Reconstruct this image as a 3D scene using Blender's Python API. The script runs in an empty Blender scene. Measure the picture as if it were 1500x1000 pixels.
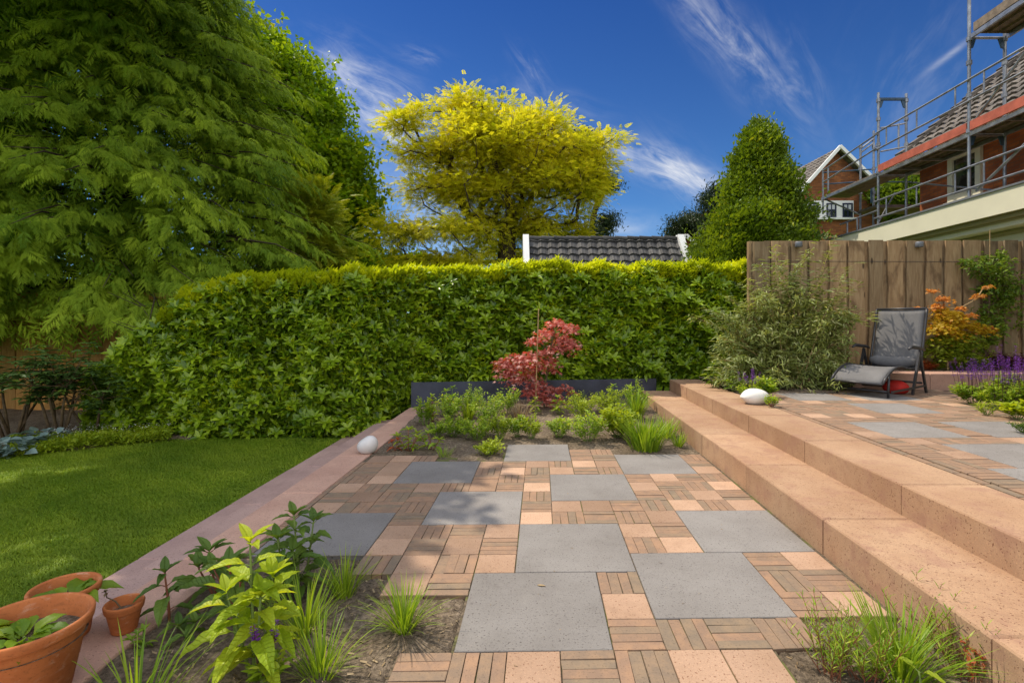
import bpy, math, numpy as np
from mathutils import Vector
R8 = np.random.default_rng(11)
rad = math.radians
S = bpy.context.scene
COL = S.collection
# ------------------------------------------------------------ camera, sun, sky, exposure
CAMH, F, CY = 1.25, 755.0, 469.8
cd = bpy.data.cameras.new('camera'); cam = bpy.data.objects.new('camera', cd); COL.objects.link(cam)
cd.sensor_width = 36; cd.lens = F/1500*36; cd.shift_y = -30.2/1500; cd.clip_start = .05; cd.clip_end = 3000
cam.location = (0, 0, CAMH); cam.rotation_euler = (rad(90), 0, 0); S.camera = cam
SUN = Vector((-.5, .375, 1.0)).normalized()
sl = bpy.data.lights.new('sun', 'SUN'); sl.energy = 4.2; sl.angle = rad(.55); sl.color = (1, .90, .74)
so = bpy.data.objects.new('sun', sl); COL.objects.link(so); so.rotation_euler = SUN.to_track_quat('Z', 'Y').to_euler()
S.view_settings.view_transform = 'Standard'; S.view_settings.look = 'None'
S.view_settings.exposure = 0.13; S.view_settings.gamma = 1
S.cycles.max_bounces = 6; S.cycles.diffuse_bounces = 3; S.cycles.glossy_bounces = 3; S.cycles.transparent_max_bounces = 8; S.cycles.transmission_bounces = 4
SKY_STRENGTH = .15

class NT:                                              # tiny node-graph writer
    def __init__(s, tree): s.t = tree; s.n = tree.nodes; s.l = tree.links
    def new(s, typ, **k):
        n = s.n.new(typ)
        for a, b in k.items(): setattr(n, a, b)
        return n
    def put(s, sock, v):
        if isinstance(v, bpy.types.NodeSocket): s.l.new(v, sock)
        elif v is not None:
            if hasattr(sock.default_value, '__len__') and not hasattr(v, '__len__'): v = (v,)*len(sock.default_value)
            if hasattr(v, '__len__') and len(sock.default_value) == 4 and len(v) == 3: v = (*v, 1)
            sock.default_value = v
    def m(s, op, a, b=None, c=None, clamp=False):
        n = s.new('ShaderNodeMath', operation=op, use_clamp=clamp)
        for i, v in enumerate((a, b, c)):
            if v is not None: s.put(n.inputs[i], v)
        return n.outputs[0]
    def vm(s, op, a, b=None, sc=None):
        n = s.new('ShaderNodeVectorMath', operation=op); s.put(n.inputs[0], a)
        if b is not None: s.put(n.inputs[1], b)
        if sc is not None: s.put(n.inputs['Scale'], sc)
        return n.outputs['Value'] if op in ('LENGTH', 'DOT_PRODUCT') else n.outputs[0]
    def mix(s, f, a, b, mode='MIX'):
        n = s.new('ShaderNodeMix', data_type='RGBA', blend_type=mode); s.put(n.inputs[0], f); s.put(n.inputs[6], a); s.put(n.inputs[7], b)
        return n.outputs[2]
    def ramp(s, f, a, b, x=0.0, y=1.0, smooth=True):
        n = s.new('ShaderNodeMapRange', interpolation_type='SMOOTHSTEP' if smooth else 'LINEAR')
        s.put(n.inputs[0], f)
        for i, v in zip((1, 2, 3, 4), (a, b, x, y)): n.inputs[i].default_value = v
        return n.outputs[0]
    def noise(s, vec, scale, detail=4, rough=.5, dist=0.):
        n = s.new('ShaderNodeTexNoise'); n.inputs['Scale'].default_value = scale; n.inputs['Detail'].default_value = detail
        n.inputs['Roughness'].default_value = rough; n.inputs['Distortion'].default_value = dist
        if vec is not None: s.l.new(vec, n.inputs['Vector'])
        return n.outputs['Fac']
    def xyz(s, x, y, z):
        n = s.new('ShaderNodeCombineXYZ'); s.put(n.inputs[0], x); s.put(n.inputs[1], y); s.put(n.inputs[2], z); return n.outputs[0]
    def sep(s, v):
        n = s.new('ShaderNodeSeparateXYZ'); s.l.new(v, n.inputs[0]); return n.outputs
    def attr(s, name='rnd'):
        n = s.new('ShaderNodeAttribute'); n.attribute_name = name; return n.outputs['Fac']

wd = bpy.data.worlds.new('World'); S.world = wd; wd.use_nodes = True
w = NT(wd.node_tree); w.n.clear()
sky = w.new('ShaderNodeTexSky', sky_type='NISHITA', sun_disc=False, sun_elevation=math.asin(SUN.z), sun_rotation=math.atan2(SUN.x, SUN.y))
sky.air_density = 1.0; sky.dust_density = .35; sky.ozone_density = 2.2; sky.altitude = 200
tc = w.new('ShaderNodeTexCoord').outputs['Generated']
dx, dy, dz = w.sep(tc)
ys = w.m('MAXIMUM', dy, .05)
u = w.m('DIVIDE', dx, ys); v = w.m('DIVIDE', dz, ys)      # a flat chart of the half of the sky in front
front = w.ramp(dy, .05, .3)
def cirrus(px, py, L, W, ang, scale, lo, hi, seed, k=1.0, stretch=7.):
    """a wisp: ellipse round one direction of the sky, broken up by noise drawn out along its length"""
    cu, cv = (px-750)/755, (CY-py)/755; a = rad(ang)
    du, dv = w.m('SUBTRACT', u, cu), w.m('SUBTRACT', v, cv)
    s_ = w.m('ADD', w.m('MULTIPLY', du, math.cos(a)), w.m('MULTIPLY', dv, math.sin(a)))
    t_ = w.m('SUBTRACT', w.m('MULTIPLY', dv, math.cos(a)), w.m('MULTIPLY', du, math.sin(a)))
    wob = w.m('MULTIPLY', w.m('SUBTRACT', w.noise(w.xyz(s_, t_, seed), 4.0, 2), .5), W*1.5)
    t2 = w.m('ADD', t_, wob)
    d = w.m('ADD', w.m('POWER', w.m('ABSOLUTE', w.m('DIVIDE', s_, L)), 2.0), w.m('POWER', w.m('ABSOLUTE', w.m('DIVIDE', t2, W)), 2.0))
    env = w.m('POWER', 2.718, w.m('MULTIPLY', d, -1.0))
    n1 = w.noise(w.xyz(w.m('MULTIPLY', s_, scale), w.m('MULTIPLY', t_, scale*stretch), seed), 1.0, 8, .62, .9)
    n2 = w.noise(w.xyz(w.m('MULTIPLY', s_, scale*.8), w.m('MULTIPLY', t_, scale*1.2), seed+5), 1.0, 5, .6, .4)
    n = w.m('ADD', w.m('MULTIPLY', n1, .6), w.m('MULTIPLY', n2, .4))
    x = w.m('MULTIPLY', w.ramp(n, lo, hi), env)
    return w.m('MULTIPLY', x, k)
cl = [cirrus(520, 140, .13, .06, -28, 7, .40, .74, 3.1, 1.0, 4), cirrus(560, 180, .09, .045, -50, 8, .42, .74, 8.8, .8, 4),
      cirrus(985, 250, .13, .030, -24, 8, .40, .74, 5.7, 1.1, 4), cirrus(1030, 280, .1, .035, -45, 8, .4, .7, 6.2, .6, 5),
      cirrus(1080, 65, .17, .04, -50, 6, .40, .74, 9.9, .75, 3.5), cirrus(1150, 115, .09, .05, -66, 7, .44, .8, 4.4, .45, 3),
      cirrus(1345, 120, .16, .11, 62, 5, .42, .85, 2.2, .32, 3), cirrus(1385, 85, .06, .006, 38, 4, .3, .6, 1.2, .4, 3),
      cirrus(780, 105, .05, .02, -55, 8, .4, .7, 7.2, .35, 5), cirrus(800, 150, .1, .025, -15, 6, .42, .7, 7.7, .3, 4), cirrus(620, 85, .04, .02, -20, 8, .4, .7, 1.7, .3, 4),
      cirrus(560, 330, .16, .09, 10, 4, .3, .8, 12.1, .7, 2), cirrus(910, 330, .07, .022, 5, 6, .35, .7, 13.3, .5, 3)]
c = cl[0]
for q in cl[1:]: c = w.m('ADD', c, q)
c = w.m('MULTIPLY', w.m('MINIMUM', c, .92), front)
elev = w.ramp(dz, 0.0, .75, 0, 1, False)
tint = w.mix(elev, (.30, .52, .72), (.032, .155, .46))
skyc = w.mix(1.0, sky.outputs[0], tint, 'MULTIPLY')
skyc = w.mix(c, skyc, (5.4, 5.5, 5.7))
# unseen broken bright cloud, added over and behind the viewer to fill the shade
bk = w.noise(tc, 1.6, 6, .6, .3); cover = w.m('MAXIMUM', w.ramp(dy, .12, -.35), w.ramp(dz, .62, .85)); fillc = w.mix(w.ramp(bk, .32, .6), (2.2, 3.6, 6.4), (11.0, 10.6, 10.1))
col = w.mix(w.m('MULTIPLY', cover, w.ramp(dz, -.02, .06)), skyc, fillc)
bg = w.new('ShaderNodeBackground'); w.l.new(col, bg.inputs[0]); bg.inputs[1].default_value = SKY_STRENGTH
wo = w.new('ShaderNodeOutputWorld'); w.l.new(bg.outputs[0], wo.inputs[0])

# ------------------------------------------------------------ where things stand
def gp(px, py, z=0.):                                   # a point of the photo that lies at height z
    Y = F*(CAMH-z)/(py-CY); return np.array([Y*(px-750)/F, Y, z])
def hp(px, py, Y): return np.array([Y*(px-750)/F, Y, CAMH+(CY-py)*Y/F])
def G(c, r, z=0.): return np.array([-.2225+.2031*c+.0112*r, 1.9475+.0037*c+.2040*r, z])   # paving grid, one unit = one 20 cm tile

# ------------------------------------------------------------ object helpers
def tag(o, label=None, cat=None, group=None, kind=None):
    for k, v_ in (('label', label), ('category', cat), ('group', group), ('kind', kind)):
        if v_: o[k] = v_
    return o
def empty(name, loc, label, cat, group=None):
    o = bpy.data.objects.new(name, None); o.empty_display_size = .1; COL.objects.link(o); o.location = [float(a) for a in loc]
    return tag(o, label, cat, group)
def link(name, me, mats, parent):
    for m_ in (mats if isinstance(mats, (list, tuple)) else [mats]): me.materials.append(m_)
    o = bpy.data.objects.new(name, me); COL.objects.link(o)
    if parent is not None:
        o.parent = parent; me.transform(__import__('mathutils').Matrix.Translation(-Vector(parent_world(parent))))
    return o
def parent_world(p):
    l = Vector(p.location)
    while p.parent: p = p.parent; l += Vector(p.location)
    return l
class Fol:                                              # many small leaves -> one mesh
    def __init__(s): s.V = []; s.F = []; s.r = []; s.l = []; s.n = 0
    def add(s, T, pos, d, nrm, size, rnd=None):
        tv, tf = T; pos = np.atleast_2d(pos); n = len(pos)
        if n == 0: return
        d = np.broadcast_to(d, (n, 3)).astype(float); nrm = np.broadcast_to(nrm, (n, 3)).astype(float)
        d = d/np.maximum(np.linalg.norm(d, axis=1, keepdims=True), 1e-6)
        nn = nrm-(nrm*d).sum(1, keepdims=True)*d; l = np.linalg.norm(nn, axis=1, keepdims=True)
        nn = np.where(l < 1e-4, np.cross(d, [1., .3, .2]), nn); nn /= np.maximum(np.linalg.norm(nn, axis=1, keepdims=True), 1e-6)
        sd = np.cross(d, nn); size = np.broadcast_to(size, (n,)).astype(float)
        V = tv[None, :, 0, None]*sd[:, None]+tv[None, :, 1, None]*d[:, None]+tv[None, :, 2, None]*nn[:, None]
        V = V*size[:, None, None]+pos[:, None]
        s.V.append(V.reshape(-1, 3)); s.F.append((tf[None]+(np.arange(n)*len(tv))[:, None, None]+s.n).reshape(-1, 3))
        if rnd is None: rnd = R8.random(n)
        s.r.append(np.repeat(np.broadcast_to(rnd, (n,)), len(tv))); s.l.append(np.tile(tv[:, :2], (n, 1))); s.n += n*len(tv)
    def raw(s, V, Fc, r=.5):
        V = np.asarray(V, float); s.V.append(V); s.F.append(np.asarray(Fc)+s.n); s.r.append(np.full(len(V), r)); s.l.append(V[:, :2]*0); s.n += len(V)
    def build(s, name, mat, parent=None, smooth=True):
        V = np.concatenate(s.V); Fc = np.concatenate(s.F); r = np.concatenate(s.r)
        me = bpy.data.meshes.new(name); me.vertices.add(len(V)); me.vertices.foreach_set('co', V.astype(np.float32).ravel())
        me.loops.add(Fc.size); me.loops.foreach_set('vertex_index', Fc.astype(np.int32).ravel())
        me.polygons.add(len(Fc)); me.polygons.foreach_set('loop_start', np.arange(0, Fc.size, 3, dtype=np.int32))
        me.polygons.foreach_set('use_smooth', np.full(len(Fc), smooth)); me.update(calc_edges=True)
        a = me.attributes.new('rnd', 'FLOAT', 'POINT'); a.data.foreach_set('value', r.astype(np.float32))
        if len(V) < 400000:
            l = np.concatenate(s.l); a = me.attributes.new('leafuv', 'FLOAT_VECTOR', 'POINT'); a.data.foreach_set('vector', np.concatenate([l, l[:, :1]*0], 1).astype(np.float32).ravel())
        return link(name, me, mat, parent)
class MB:                                               # boxes, tubes, lathes -> one mesh
    def __init__(s): s.v = []; s.f = []; s.mi = []; s.r = []; s.mat = 0; s.rn = .5
    def _f(s, fs, n0): 
        for q in fs: s.f.append([i+n0 for i in q]); s.mi.append(s.mat)
    def pts(s, vs, fs):
        n0 = len(s.v); s.v += [tuple(map(float, p)) for p in vs]; s.r += [s.rn]*len(vs); s._f(fs, n0)
    def hexa(s, b, t): s.pts(list(b)+list(t), [(3, 2, 1, 0), (4, 5, 6, 7), (0, 1, 5, 4), (1, 2, 6, 5), (2, 3, 7, 6), (3, 0, 4, 7)])
    def box(s, x0, x1, y0, y1, z0, z1):
        s.hexa([(x0, y0, z0), (x1, y0, z0), (x1, y1, z0), (x0, y1, z0)], [(x0, y0, z1), (x1, y0, z1), (x1, y1, z1), (x0, y1, z1)])
    def block(s, q, z0, z1, bev=.004):                  # q: four (x,y), a block with softened top edges
        q = [np.array(p, float)[:2] for p in q]; ce = sum(q)/4
        def ins(k): 
            out = []
            for p in q: d = ce-p; l = np.linalg.norm(d); out.append(p+d/l*k*1.4)
            return out
        A = [(*p, z0) for p in q]; B = [(*p, z1-bev) for p in q]; C_ = [(*p, z1) for p in ins(bev)]
        s.pts(A+B+C_, [(0, 1, 5, 4), (1, 2, 6, 5), (2, 3, 7, 6), (3, 0, 4, 7), (4, 5, 9, 8), (5, 6, 10, 9), (6, 7, 11, 10), (7, 4, 8, 11), (8, 9, 10, 11)])
    def tube(s, P, r, n=6, cap=True):
        P = [np.array(p, float) for p in P]; r = [r]*len(P) if not hasattr(r, '__len__') else r; n0 = len(s.v); rings = []
        up = np.array([0, 0, 1.]); 
        for i, p in enumerate(P):
            d = P[min(i+1, len(P)-1)]-P[max(i-1, 0)]; d = d/max(np.linalg.norm(d), 1e-9)
            a = np.cross(d, up if abs(d[2]) < .9 else np.array([1., 0, 0])); a /= np.linalg.norm(a); b = np.cross(d, a)
            for k in range(n):
                t = 2*math.pi*k/n; s.v.append(tuple(p+r[i]*(math.cos(t)*a+math.sin(t)*b))); s.r.append(s.rn)
        fs = []
        for i in range(len(P)-1):
            for k in range(n): fs.append((i*n+k, i*n+(k+1) % n, (i+1)*n+(k+1) % n, (i+1)*n+k))
        if cap: fs.append(tuple(range(n-1, -1, -1))); fs.append(tuple((len(P)-1)*n+k for k in range(n)))
        s._f(fs, n0)
    def lathe(s, c, prof, n=40, tilt=None):
        n0 = len(s.v); fs = []
        for (r, z) in prof:
            for k in range(n):
                t = 2*math.pi*k/n; s.v.append((c[0]+r*math.cos(t), c[1]+r*math.sin(t), c[2]+z)); s.r.append(s.rn)
        for i in range(len(prof)-1):
            for k in range(n): fs.append((i*n+k, i*n+(k+1) % n, (i+1)*n+(k+1) % n, (i+1)*n+k))
        s._f(fs, n0)
    def build(s, name, mats, parent=None, smooth=False, bevel=0):
        me = bpy.data.meshes.new(name); me.from_pydata(s.v, [], s.f); me.update()
        a = me.attributes.new('rnd', 'FLOAT', 'POINT'); a.data.foreach_set('value', np.array(s.r, np.float32))
        if smooth: me.polygons.foreach_set('use_smooth', [True]*len(me.polygons))
        me.polygons.foreach_set('material_index', s.mi)
        o = link(name, me, mats, parent)
        if bevel:
            b = o.modifiers.new('bevel', 'BEVEL'); b.width = bevel; b.segments = 2; b.limit_method = 'ANGLE'
        return o
# ------------------------------------------------------------ leaf shapes (length along +Y, face normal +Z)
def leaf(L=1., W=.4, n=4, fold=.12, droop=.2, peak=.45, across=1, wave=0.):
    t = np.linspace(0, 1, n+1); V = []; Fc = []
    wd_ = lambda x: W*.5*np.sin(np.pi*x**(math.log(.5)/math.log(peak)))**.85 if 0 < x < 1 else 0
    cols = 2*across+1
    for i, x in enumerate(t):
        hw = wd_(x)+(.012*W if 0 < i < n else 0)
        for k in range(-across, across+1):
            f = k/across; V.append((hw*f, x*L, fold*abs(f)*hw*2-droop*x*x*L+wave*W*math.sin(i*2.1+k*1.3)*abs(f)))
    for i in range(n):
        for k in range(cols-1):
            a = i*cols+k; 
            if i < n-1 : Fc += [(a, a+1, a+cols+1), (a, a+cols+1, a+cols)]
            else: Fc += [(a, a+1, a+cols)] if k < across else [(a, a+1, a+cols+1)]
    return np.array(V, float), np.array(Fc)
def blade(L=1., W=.03, n=4, droop=.5):
    V = []; Fc = []
    for i in range(n+1):
        x = i/n; hw = W*.5*(1-x**2.2); V += [(-hw, x*L*(1-.15*droop*x), -droop*x*x*L), (hw, x*L*(1-.15*droop*x), -droop*x*x*L)]
    for i in range(n): a = 2*i; Fc += [(a, a+1, a+3), (a, a+3, a+2)]
    return np.array(V, float), np.array(Fc)
def kite(W=.4, fold=.15, peak=.45):
    return np.array([(0, 0, 0), (-W/2, peak, fold), (W/2, peak, fold), (0, 1, -.05)], float), np.array([(0, 3, 1), (0, 2, 3)])
def merge(parts):
    V = []; Fc = []; n = 0
    for (tv, tf) in parts: V.append(tv); Fc.append(tf+n); n += len(tv)
    return np.concatenate(V), np.concatenate(Fc)
def place(T, pos, ang, size, pitch=0., roll=0.):
    tv, tf = T; v_ = tv*size; ca, sa = math.cos(roll), math.sin(roll)
    v_ = np.stack([v_[:, 0]*ca+v_[:, 2]*sa, v_[:, 1], -v_[:, 0]*sa+v_[:, 2]*ca], 1)
    cp, sp = math.cos(pitch), math.sin(pitch); v_ = np.stack([v_[:, 0], v_[:, 1]*cp-v_[:, 2]*sp, v_[:, 1]*sp+v_[:, 2]*cp], 1)
    c_, s_ = math.cos(ang), math.sin(ang); v_ = np.stack([v_[:, 0]*c_-v_[:, 1]*s_, v_[:, 0]*s_+v_[:, 1]*c_, v_[:, 2]], 1)
    return v_+np.array(pos), tf
K = kite(); KN = kite(.22, .06, .5)
def conifer_spray(seed, n=8):                          # flat fern-like spray, drooping
    g = np.random.default_rng(seed); P = []
    for i in range(n):
        x = .06+.9*i/n; y = x; z = -.32*x*x; L = .36*(1-.7*x)*(1+g.normal()*.18)+.09
        for s_ in (-1, 1):
            a = -s_*rad(52-18*x+g.normal()*5)
            P.append(place(kite(.20, .04, .5), (0, y, z), a, L, -.45-.3*x))
            for t in (.45, .75):
                q = np.array([-math.sin(a)*L*t, y+math.cos(a)*L*t, z-L*t*.45])
                P.append(place(kite(.34, .03, .5), q, a+s_*rad(36), L*.34*(1.2-t), -.6)); P.append(place(kite(.34, .03, .5), q, a-s_*rad(36), L*.34*(1.2-t), -.55))
    P.append(place(kite(.10, .02, .5), (0, .75, -.2), 0, .35, -.6))
    return merge(P)
def leaf_cluster(n, seed, T, spread=.5, up=.5, size=.45):
    g = np.random.default_rng(seed); P = []
    for i in range(n):
        p = g.normal(size=3)*spread*.45; P.append(place(T, p+(0, .4, 0), g.random()*6.28, size*(.7+.6*g.random()), g.normal()*.5+up, g.normal()*.6))
    return merge(P)
def pinnate(n=6, W=.35, droop=.25):                    # robinia leaf
    P = []
    for i in range(n):
        x = .2+.8*i/n
        for s_ in (-1, 1): P.append(place(kite(.42, .03, .5), (0, x, -droop*x*x), -s_*rad(62), W*(1-.25*x), -.15))
    P.append(place(kite(.42, .03, .5), (0, .95, -droop), 0, W*.8, -.4))
    return merge(P)
def star(n=5, W=.22, droop=.25):                       # maple leaf, deep lobes
    P = []
    for i in range(n): a = rad(-70+140*i/(n-1)); P.append(place(kite(W*1.5, .03, .4), (0, 0, 0), a, .95-.35*abs(i-(n-1)/2)/((n-1)/2), -droop))
    return merge(P)

# ------------------------------------------------------------ materials
def new_mat(name):
    m_ = bpy.data.materials.new(name); m_.use_nodes = True; t = NT(m_.node_tree); t.n.clear(); return m_, t
def finish(t, sh): o = t.new('ShaderNodeOutputMaterial'); t.l.new(sh, o.inputs[0])
def bsdf(t, col, rough=.8, bump=None, bs=.3, spec=.3, metal=0., dist=.01):
    b = t.new('ShaderNodeBsdfPrincipled'); t.put(b.inputs['Base Color'], col); t.put(b.inputs['Roughness'], rough)
    b.inputs['Specular IOR Level'].default_value = spec; b.inputs['Metallic'].default_value = metal
    if bump is not None:
        n = t.new('ShaderNodeBump'); n.inputs['Strength'].default_value = bs; n.inputs['Distance'].default_value = dist; t.l.new(bump, n.inputs['Height']); t.l.new(n.outputs[0], b.inputs['Normal'])
    return b.outputs[0]
def leafmat(name, a, b, tr=.35, gloss=.25, c=None, rough=.42, tcol=(1.25, 1.15, .45), vein=False):
    m_, t = new_mat(name); r = t.attr(); col = t.mix(r, a, b)
    if c: col = t.mix(t.ramp(r, .86, .98), col, c)
    P = t.new('ShaderNodeNewGeometry').outputs['Position']
    nz = t.noise(P, 1.3, 3); col = t.mix(t.ramp(nz, .3, .7), t.mix(1, col, (.78, .82, .8), 'MULTIPLY'), t.mix(1, col, (1.18, 1.12, 1.0), 'MULTIPLY'))
    nf = t.noise(P, 60, 2); col = t.mix(t.m('MULTIPLY', nf, .35), col, t.mix(1, col, (.6, .65, .55), 'MULTIPLY'))
    d = t.new('ShaderNodeBsdfPrincipled'); t.put(d.inputs['Base Color'], col); d.inputs['Roughness'].default_value = rough; d.inputs['Specular IOR Level'].default_value = gloss
    if vein:                                            # raised midrib and side veins in leaf coordinates
        at = t.new('ShaderNodeAttribute'); at.attribute_name = 'leafuv'; lx, ly, _ = t.sep(at.outputs['Vector']); ax = t.m('ABSOLUTE', lx)
        sd_ = t.m('ABSOLUTE', t.m('SINE', t.m('MULTIPLY', t.m('SUBTRACT', ly, t.m('MULTIPLY', ax, 1.0)), 30.))); side_ = t.ramp(sd_, .0, .28, 1., 0.); mid_ = t.ramp(ax, .0, .022, 1., 0.)
        vv = t.m('MAXIMUM', side_, mid_); pk = t.m('MULTIPLY', t.noise(at.outputs['Vector'], 26., 3), .5); hh = t.m('SUBTRACT', pk, vv)
        bp_ = t.new('ShaderNodeBump'); bp_.inputs['Strength'].default_value = .9; bp_.inputs['Distance'].default_value = .004; t.l.new(hh, bp_.inputs['Height']); t.l.new(bp_.outputs[0], d.inputs['Normal'])
        col = t.mix(t.m('MULTIPLY', vv, .35), col, t.mix(1, col, (1.35, 1.25, 1.2), 'MULTIPLY')); col = t.mix(t.m('MULTIPLY', t.ramp(pk, .2, .32), .3), col, t.mix(1, col, (.6, .7, .6), 'MULTIPLY')); t.put(d.inputs['Base Color'], col)
    tl = t.new('ShaderNodeBsdfTranslucent'); t.put(tl.inputs[0], t.mix(1, col, tcol, 'MULTIPLY'))
    mx = t.new('ShaderNodeMixShader'); mx.inputs[0].default_value = tr; t.l.new(d.outputs[0], mx.inputs[1]); t.l.new(tl.outputs[0], mx.inputs[2]); finish(t, mx.outputs[0]); return m_
def plain(name, col, rough=.6, metal=0., var=.25, scale=8., spec=.4, bs=.15):
    m_, t = new_mat(name); P = t.new('ShaderNodeNewGeometry').outputs['Position']; n = t.noise(P, scale, 5, .6)
    k = t.mix(t.ramp(n, .3, .7), [x*(1-var) for x in col], [min(1, x*(1+var)) for x in col])
    finish(t, bsdf(t, k, rough, t.noise(P, scale*8, 3), bs, spec, metal, .004)); return m_
def stone(name, a, b, speck, pit=.5, rn=.25, fine=260., stain=None, rough=.85):
    m_, t = new_mat(name); P = t.new('ShaderNodeNewGeometry').outputs['Position']; r = t.attr()
    big = t.noise(P, 2.2, 5, .6); col = t.mix(t.ramp(big, .3, .7), a, b)
    f = t.noise(P, fine, 3, .7); col = t.mix(t.ramp(f, .52, .72), col, t.mix(1, col, (1.35, 1.3, 1.25), 'MULTIPLY'))
    f2 = t.noise(P, fine*.55, 2, .6); pitm = t.ramp(f2, .60, .70); col = t.mix(t.m('MULTIPLY', pitm, pit), col, speck)
    col = t.mix(1, col, t.mix(r, (1-rn,)*3, (1+rn*.6,)*3), 'MULTIPLY')
    if stain:                                           # weathering blotches low on the risers
        z = t.sep(P)[2]; s_ = t.noise(P, 7, 4, .65); col = t.mix(t.m('MULTIPLY', t.ramp(s_, .48, .68), .55), col, stain)
    lm = t.noise(P, 3.4, 6, .7, .4); col = t.mix(t.m('MULTIPLY', t.ramp(lm, .56, .72), .22), col, t.mix(1, col, (1.3, 1.28, 1.25), 'MULTIPLY')); col = t.mix(t.m('MULTIPLY', t.ramp(lm, .44, .28), .30), col, t.mix(1, col, (.62, .58, .58), 'MULTIPLY'))
    mid = t.noise(P, 24, 4, .6); col = t.mix(t.m('MULTIPLY', t.ramp(mid, .5, .75), .22), col, t.mix(1, col, (.62, .6, .6), 'MULTIPLY'))
    h = t.m('SUBTRACT', t.m('MULTIPLY', f, .5), pitm); finish(t, bsdf(t, col, rough, h, .5, .25, 0, .003)); return m_
M = {}
M['slab'] = stone('grey_slab', (.205, .187, .172), (.25, .232, .216), (.07, .055, .05), .8, .12, 190)
M['tile'] = stone('peach_tile', (.38, .24, .155), (.455, .295, .20), (.20, .08, .04), .85, .34, 190)
M['step'] = stone('step_stone', (.35, .208, .122), (.43, .276, .17), (.13, .045, .025), .8, .12, 190, (.30, .16, .11))
M['ledge'] = stone('ledge_stone', (.46, .27, .20), (.55, .34, .25), (.15, .07, .05), .6, .1, 200)
M['ledge2'] = stone('ledge_stone_worn', (.36, .235, .20), (.45, .30, .25), (.12, .06, .05), .6, .1, 200)
def brickpave():
    m_, t = new_mat('clay_brick'); P = t.new('ShaderNodeNewGeometry').outputs['Position']; r = t.attr()
    col = t.mix(t.ramp(r, .0, .5), (.20, .152, .108), (.24, .158, .108)); col = t.mix(t.ramp(r, .5, 1.), col, (.27, .172, .115))
    n = t.noise(P, 14, 5, .65); col = t.mix(t.ramp(n, .35, .7), col, t.mix(1, col, (1.3, 1.22, 1.1), 'MULTIPLY'))
    n2 = t.noise(P, 120, 3, .6); col = t.mix(t.ramp(n2, .55, .75), col, t.mix(1, col, (.6, .6, .6), 'MULTIPLY'))
    finish(t, bsdf(t, col, .85, t.m('ADD', n, n2), .4, .25, 0, .004)); return m_
M['brick'] = brickpave()
def jointmat():
    m_, t = new_mat('joint_sand'); P = t.new('ShaderNodeNewGeometry').outputs['Position']; n = t.noise(P, 2.6, 4, .7); n2 = t.noise(P, 60, 3)
    col = t.mix(t.ramp(n2, .3, .7), (.07, .055, .04), (.17, .13, .09)); col = t.mix(t.m('MULTIPLY', t.ramp(n, .47, .58), .8), col, (.12, .13, .035))
    finish(t, bsdf(t, col, .95, n2, .6, .1)); return m_
M['joint'] = jointmat()
def soilmat():
    m_, t = new_mat('garden_soil'); P = t.new('ShaderNodeNewGeometry').outputs['Position']; n = t.noise(P, 3, 5, .65); n2 = t.noise(P, 45, 5, .7); n3 = t.noise(P, 170, 3, .7)
    col = t.mix(t.ramp(n, .3, .7), (.17, .132, .095), (.29, .232, .175)); col = t.mix(t.ramp(n2, .35, .7), t.mix(1, col, (.5, .48, .45), 'MULTIPLY'), t.mix(1, col, (1.35, 1.3, 1.22), 'MULTIPLY'))
    col = t.mix(t.ramp(n3, .66, .74), col, (.42, .36, .28)); finish(t, bsdf(t, col, .95, t.m('ADD', t.m('MULTIPLY', n2, 2.), n3), .9, .1, 0, .012)); return m_
M['soil'] = soilmat()
def turfmat():
    m_, t = new_mat('lawn_turf'); P = t.new('ShaderNodeNewGeometry').outputs['Position']; n = t.noise(P, 1.2, 4); n2 = t.noise(P, 90, 4, .7)
    col = t.mix(t.ramp(n, .3, .7), (.10, .19, .012), (.15, .24, .018)); col = t.mix(t.ramp(n2, .3, .7), t.mix(1, col, (.5, .5, .5), 'MULTIPLY'), col); finish(t, bsdf(t, col, .9, n2, .8, .1)); return m_
M['turf'] = turfmat()
def woodmat(name, a, b, dark, sc=1.):
    m_, t = new_mat(name); P = t.new('ShaderNodeNewGeometry').outputs['Position']; x, y, z = t.sep(P); r = t.attr()
    q = t.xyz(t.m('ADD', x, t.m('MULTIPLY', r, 37.)), y, t.m('MULTIPLY', z, .11)); n = t.noise(q, 26*sc, 5, .65, .6); n2 = t.noise(t.xyz(t.m('ADD', x, t.m('MULTIPLY', r, 11.)), y, t.m('MULTIPLY', z, .45)), 4.5, 4, .6, .5)
    col = t.mix(t.ramp(n, .3, .7), a, b); col = t.mix(t.m('MULTIPLY', t.ramp(n2, .5, .68), .7), col, dark); col = t.mix(1, col, t.mix(r, (.62, .66, .7), (1.25, 1.18, 1.1)), 'MULTIPLY')
    vo = t.new('ShaderNodeTexVoronoi'); vo.inputs['Scale'].default_value = 2.1; t.l.new(q2 := t.xyz(t.m('MULTIPLY', t.m('ADD', x, t.m('MULTIPLY', r, 9.)), 2.2), y, t.m('MULTIPLY', z, .8)), vo.inputs['Vector'])
    col = t.mix(t.ramp(vo.outputs['Distance'], .05, .11, .85, 0), col, (.05, .03, .018))
    finish(t, bsdf(t, col, .8, n, .4, .2, 0, .006)); return m_
M['fence'] = woodmat('weathered_oak', (.29, .19, .10), (.42, .30, .17), (.13, .08, .045))
M['fence2'] = woodmat('honey_pine', (.38, .19, .05), (.5, .27, .08), (.2, .09, .02))
M['steel'] = plain('dark_steel', (.045, .05, .07), .45, .0, .35, 3., .4)
M['galv'] = plain('galvanised_tube', (.30, .31, .33), .42, .7, .3, 6.)
M['bluesteel'] = plain('painted_frame', (.05, .09, .14), .5, .3, .2, 6.)
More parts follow.
